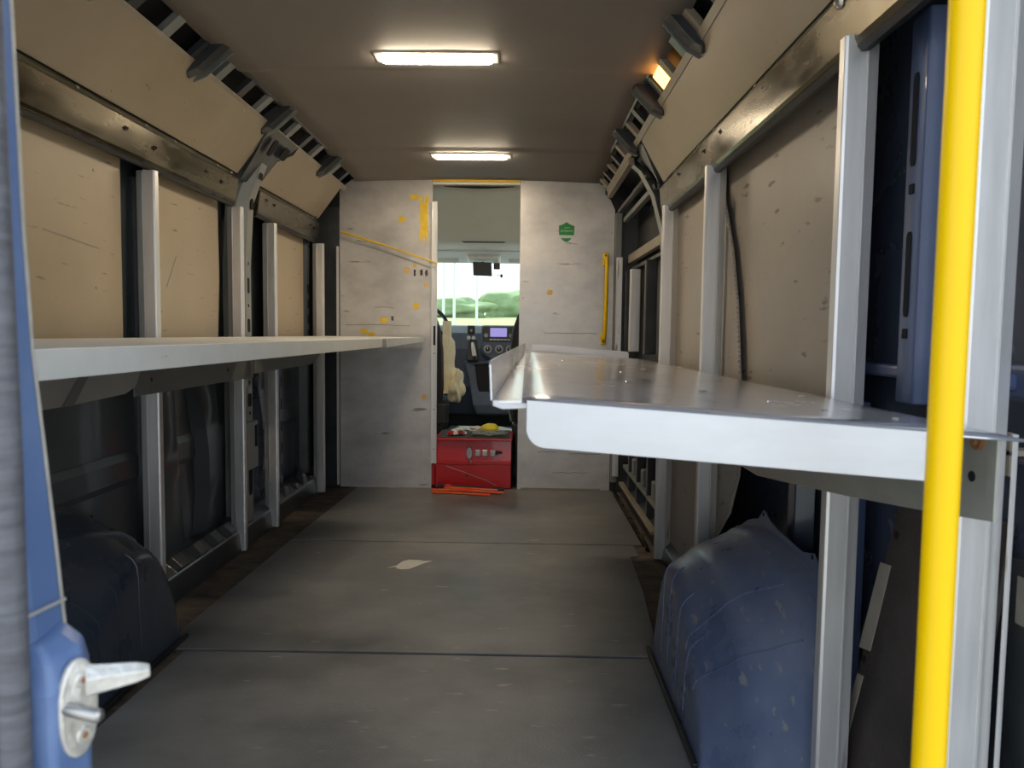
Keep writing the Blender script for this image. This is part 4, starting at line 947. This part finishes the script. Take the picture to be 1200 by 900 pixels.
# lower storage console with a recess
MB().loft([[(-.47, 5.86, .76), (-.03, 5.86, .76), (-.03, 6.1, .76), (-.47, 6.1, .76)], [(-.42, 5.82, .60), (-.03, 5.82, .60), (-.03, 6.1, .60), (-.42, 6.1, .60)], [(-.38, 5.70, .42), (-.03, 5.70, .42), (-.03, 6.1, .42), (-.38, 6.1, .42)], [(-.35, 5.70, .34), (-.03, 5.70, .34), (-.03, 6.1, .34), (-.35, 6.1, .34)]]).build('lower_console', 'dash', ds, bevel=.02, seg=3)
MB().loft([[(-.38, 5.838, .74), (-.04, 5.838, .74), (-.04, 5.86, .74), (-.38, 5.86, .74)], [(-.34, 5.76, .50), (-.04, 5.76, .50), (-.04, 5.80, .50), (-.34, 5.80, .50)]]).build('storage_recess', 'void', ds, bevel=.01)
MB().tube([(-.40, 5.84, .735), (-.20, 5.84, .752), (-.03, 5.84, .745)], .008, 8).build('recess_rim', 'dash', ds, smooth=True)
# steering wheel
sw = thing('steering_wheel', (-.78, 5.60, .98), 'dark steering wheel beyond the driver seat', 'steering wheel')
pts = []; cx_, cy_, cz_ = -.80, 5.62, .98
for k in range(33):
    a = 2 * math.pi * k / 32; pts.append((cx_ + .235 * math.cos(a), cy_ + .235 * math.sin(a) * .45, cz_ + .235 * math.sin(a) * .89))
MB().tube(pts, .015, 10, cap=False).build('rim', 'black', sw, smooth=True)
MB().tube([(cx_, cy_, cz_), (cx_, cy_ + .2, cz_ - .1)], [.07, .04], 14).build('hub', 'black', sw, smooth=True)
for a in (0, math.pi, -math.pi / 2):
    MB().tube([(cx_, cy_, cz_), (cx_ + .23 * math.cos(a), cy_ + .1 * math.sin(a), cz_ + .205 * math.sin(a))], .014, 8).build('spoke', 'black', sw, smooth=True)
# seats
def seat(xa, xb, y, name_label, zt_=1.20, fleece=False):
    t = thing('cab_seat', ((xa + xb) / 2, y, .05), name_label, 'seat', 'cab seats')
    def ring(z, dy, ins, th):
        n = 16; L = []
        for k in range(n):
            a = 2 * math.pi * k / n; c, s_ = math.cos(a), math.sin(a)
            L.append(((xa + xb) / 2 + math.copysign(abs(c) ** .5, c) * ((xb - xa) / 2 - ins), y + dy + math.copysign(abs(s_) ** .6, s_) * th, z))
        return L
    MB().loft([ring(.42, .02, .02, .07), ring(.6, 0, .0, .08), ring(.85, -.03, .0, .08), ring(1.0, -.05, .015, .07), ring(1.10, -.06, .05, .065), ring(1.17, -.065, .10, .055), ring(zt_, -.065, .15, .03)]).build('backrest', 'seat', t, smooth=True)
    MB().loft([ring(.36, .28, .0, .27), ring(.44, .28, -.01, .29), ring(.50, .28, .0, .28), ring(.53, .28, .05, .22)]).build('cushion', 'seat', t, smooth=True)
    MB().box((xa + .02, y - .02, .0), (xb - .02, y + .5, .36)).build('base', 'black', t, bevel=.01)
    MB().tube([((xa + xb) / 2 - .06, y - .06, zt_ - .02), ((xa + xb) / 2 - .06, y - .06, zt_ + .12)], .008, 8).tube([((xa + xb) / 2 + .06, y - .06, zt_ - .02), ((xa + xb) / 2 + .06, y - .06, zt_ + .12)], .008, 8).build('headrest_post', 'steel', t)
    MB().loft([ring(zt_ + .08, -.06, .15, .03), ring(zt_ + .11, -.06, .12, .05), ring(zt_ + .20, -.06, .12, .05), ring(zt_ + .24, -.06, .16, .03)]).build('headrest', 'seat', t, smooth=True)
    return t
s1 = seat(-1.04, -.535, 5.02, 'black driver seat with cream fleece cover left of the doorway view')
fc = MB().loft([[(-.545, 5.02, z), (-.50 + .02 * noise.noise(Vector((0, 0, z * 9))), 5.06 + .01 * math.sin(z * 12), z), (-.465 + .025 * noise.noise(Vector((3, 0, z * 7))) - (.04 if z > .95 else 0), 5.12, z), (-.50, 5.18, z), (-.56, 5.16, z)] for z in [.56 + .50 * k / 14 for k in range(15)]]).build('fleece_cover', 'fleece', s1, smooth=True)
fb = blob((-.46, 5.13, .60), (.055, .10, .13), 'fleece_bolster', 'fleece', None, None, .5, 2); fb.parent = s1; fb.location = -Vector(OFF[s1.name])
bk2 = MB().box((-.575, 4.93, .36), (-.50, 5.02, .50)).build('belt_buckle', 'black', s1, bevel=.01)
seat(-.085, .40, 5.02, 'black passenger seat right of the doorway view')

# ================================================================ OUTDOORS
g = MB()
g.add([(-80, -60, -.7), (80, -60, -.7), (80, 14, -.7), (-80, 14, -.7)], [(0, 1, 2, 3)])
struct(g.build('ground', 'ground'))
g = MB(); g.add([(-80, 14, -.7), (80, 14, -.7), (80, 30, .95), (-80, 30, .95), (80, 62, 2.4), (-80, 62, 2.4), (80, 140, 3.2), (-80, 140, 3.2)], [(0, 1, 2, 3), (3, 2, 4, 5), (5, 4, 6, 7)])
struct(g.build('ground_field', 'field'))
random.seed(41)
TREE_LABELS = {5: 'pale tree at the left edge of the windscreen view, behind the sign mast', 6: 'broad low pale tree filling the left half of the windscreen view',
               7: 'taller rounded pale tree in the right half of the windscreen view', 8: 'pale tree at the right edge of the windscreen view beside the passenger seat'}
for i in range(14):
    x = -30.5 + i * 4.2 + random.uniform(-.3, .3); y = 58 + (i % 2) * 5 + random.uniform(-1, 1)
    h = random.uniform(1.75, 2.1) + (0.35 if i in (7, 10) else 0)
    z0 = .95 + (y - 30) / 32 * 1.45
    if i < 3 or i > 10: continue
    t = thing('tree', (x, y, z0), TREE_LABELS.get(i, 'pale green leafy tree in the row beyond the field, hidden from the doorway view'), 'tree', 'trees beyond the field')
    c = (x, y, z0 + h * .36)
    crown = blob(c, (2.75, 1.4, h * .52), 'crown', 'leaf', None, None, .45, i * 3.1); crown.parent = t; crown.location = -Vector(OFF[t.name])
    MB().tube([(x, y, z0 - .1), (x, y, z0 + h * .5)], [.14, .08], 6).build('trunk', 'bark', t)
def lamp_post(x, y, h, label, sign=False):
    z0 = .95 + max(0, (y - 30)) / 32 * 1.45 if y > 30 else -.7
    t = thing('lamp_post', (x, y, z0), label, 'lamp post')
    MB().tube([(x, y, z0), (x, y, z0 + h)], [.07, .05], 8).build('mast', 'white', t)
    MB().box((x - .3, y - .1, z0 + h), (x + .1, y + .1, z0 + h + .08)).build('head', 'white', t)
    if sign: MB().box((x - .35, y - .06, z0 + h - 1.0), (x + .35, y - .02, z0 + h - .45)).build('sign_board', 'signblue', t, bevel=.02)
lamp_post(-3.66, 34, 4.1, 'slim mast carrying a pale blue sign, leftmost seen through the windscreen', True)
lamp_post(-3.35, 36, 6.5, 'tall white mast just right of the mast with the blue sign')
lamp_post(-2.25, 36, 3.6, 'shorter white mast at the middle of the windscreen view')
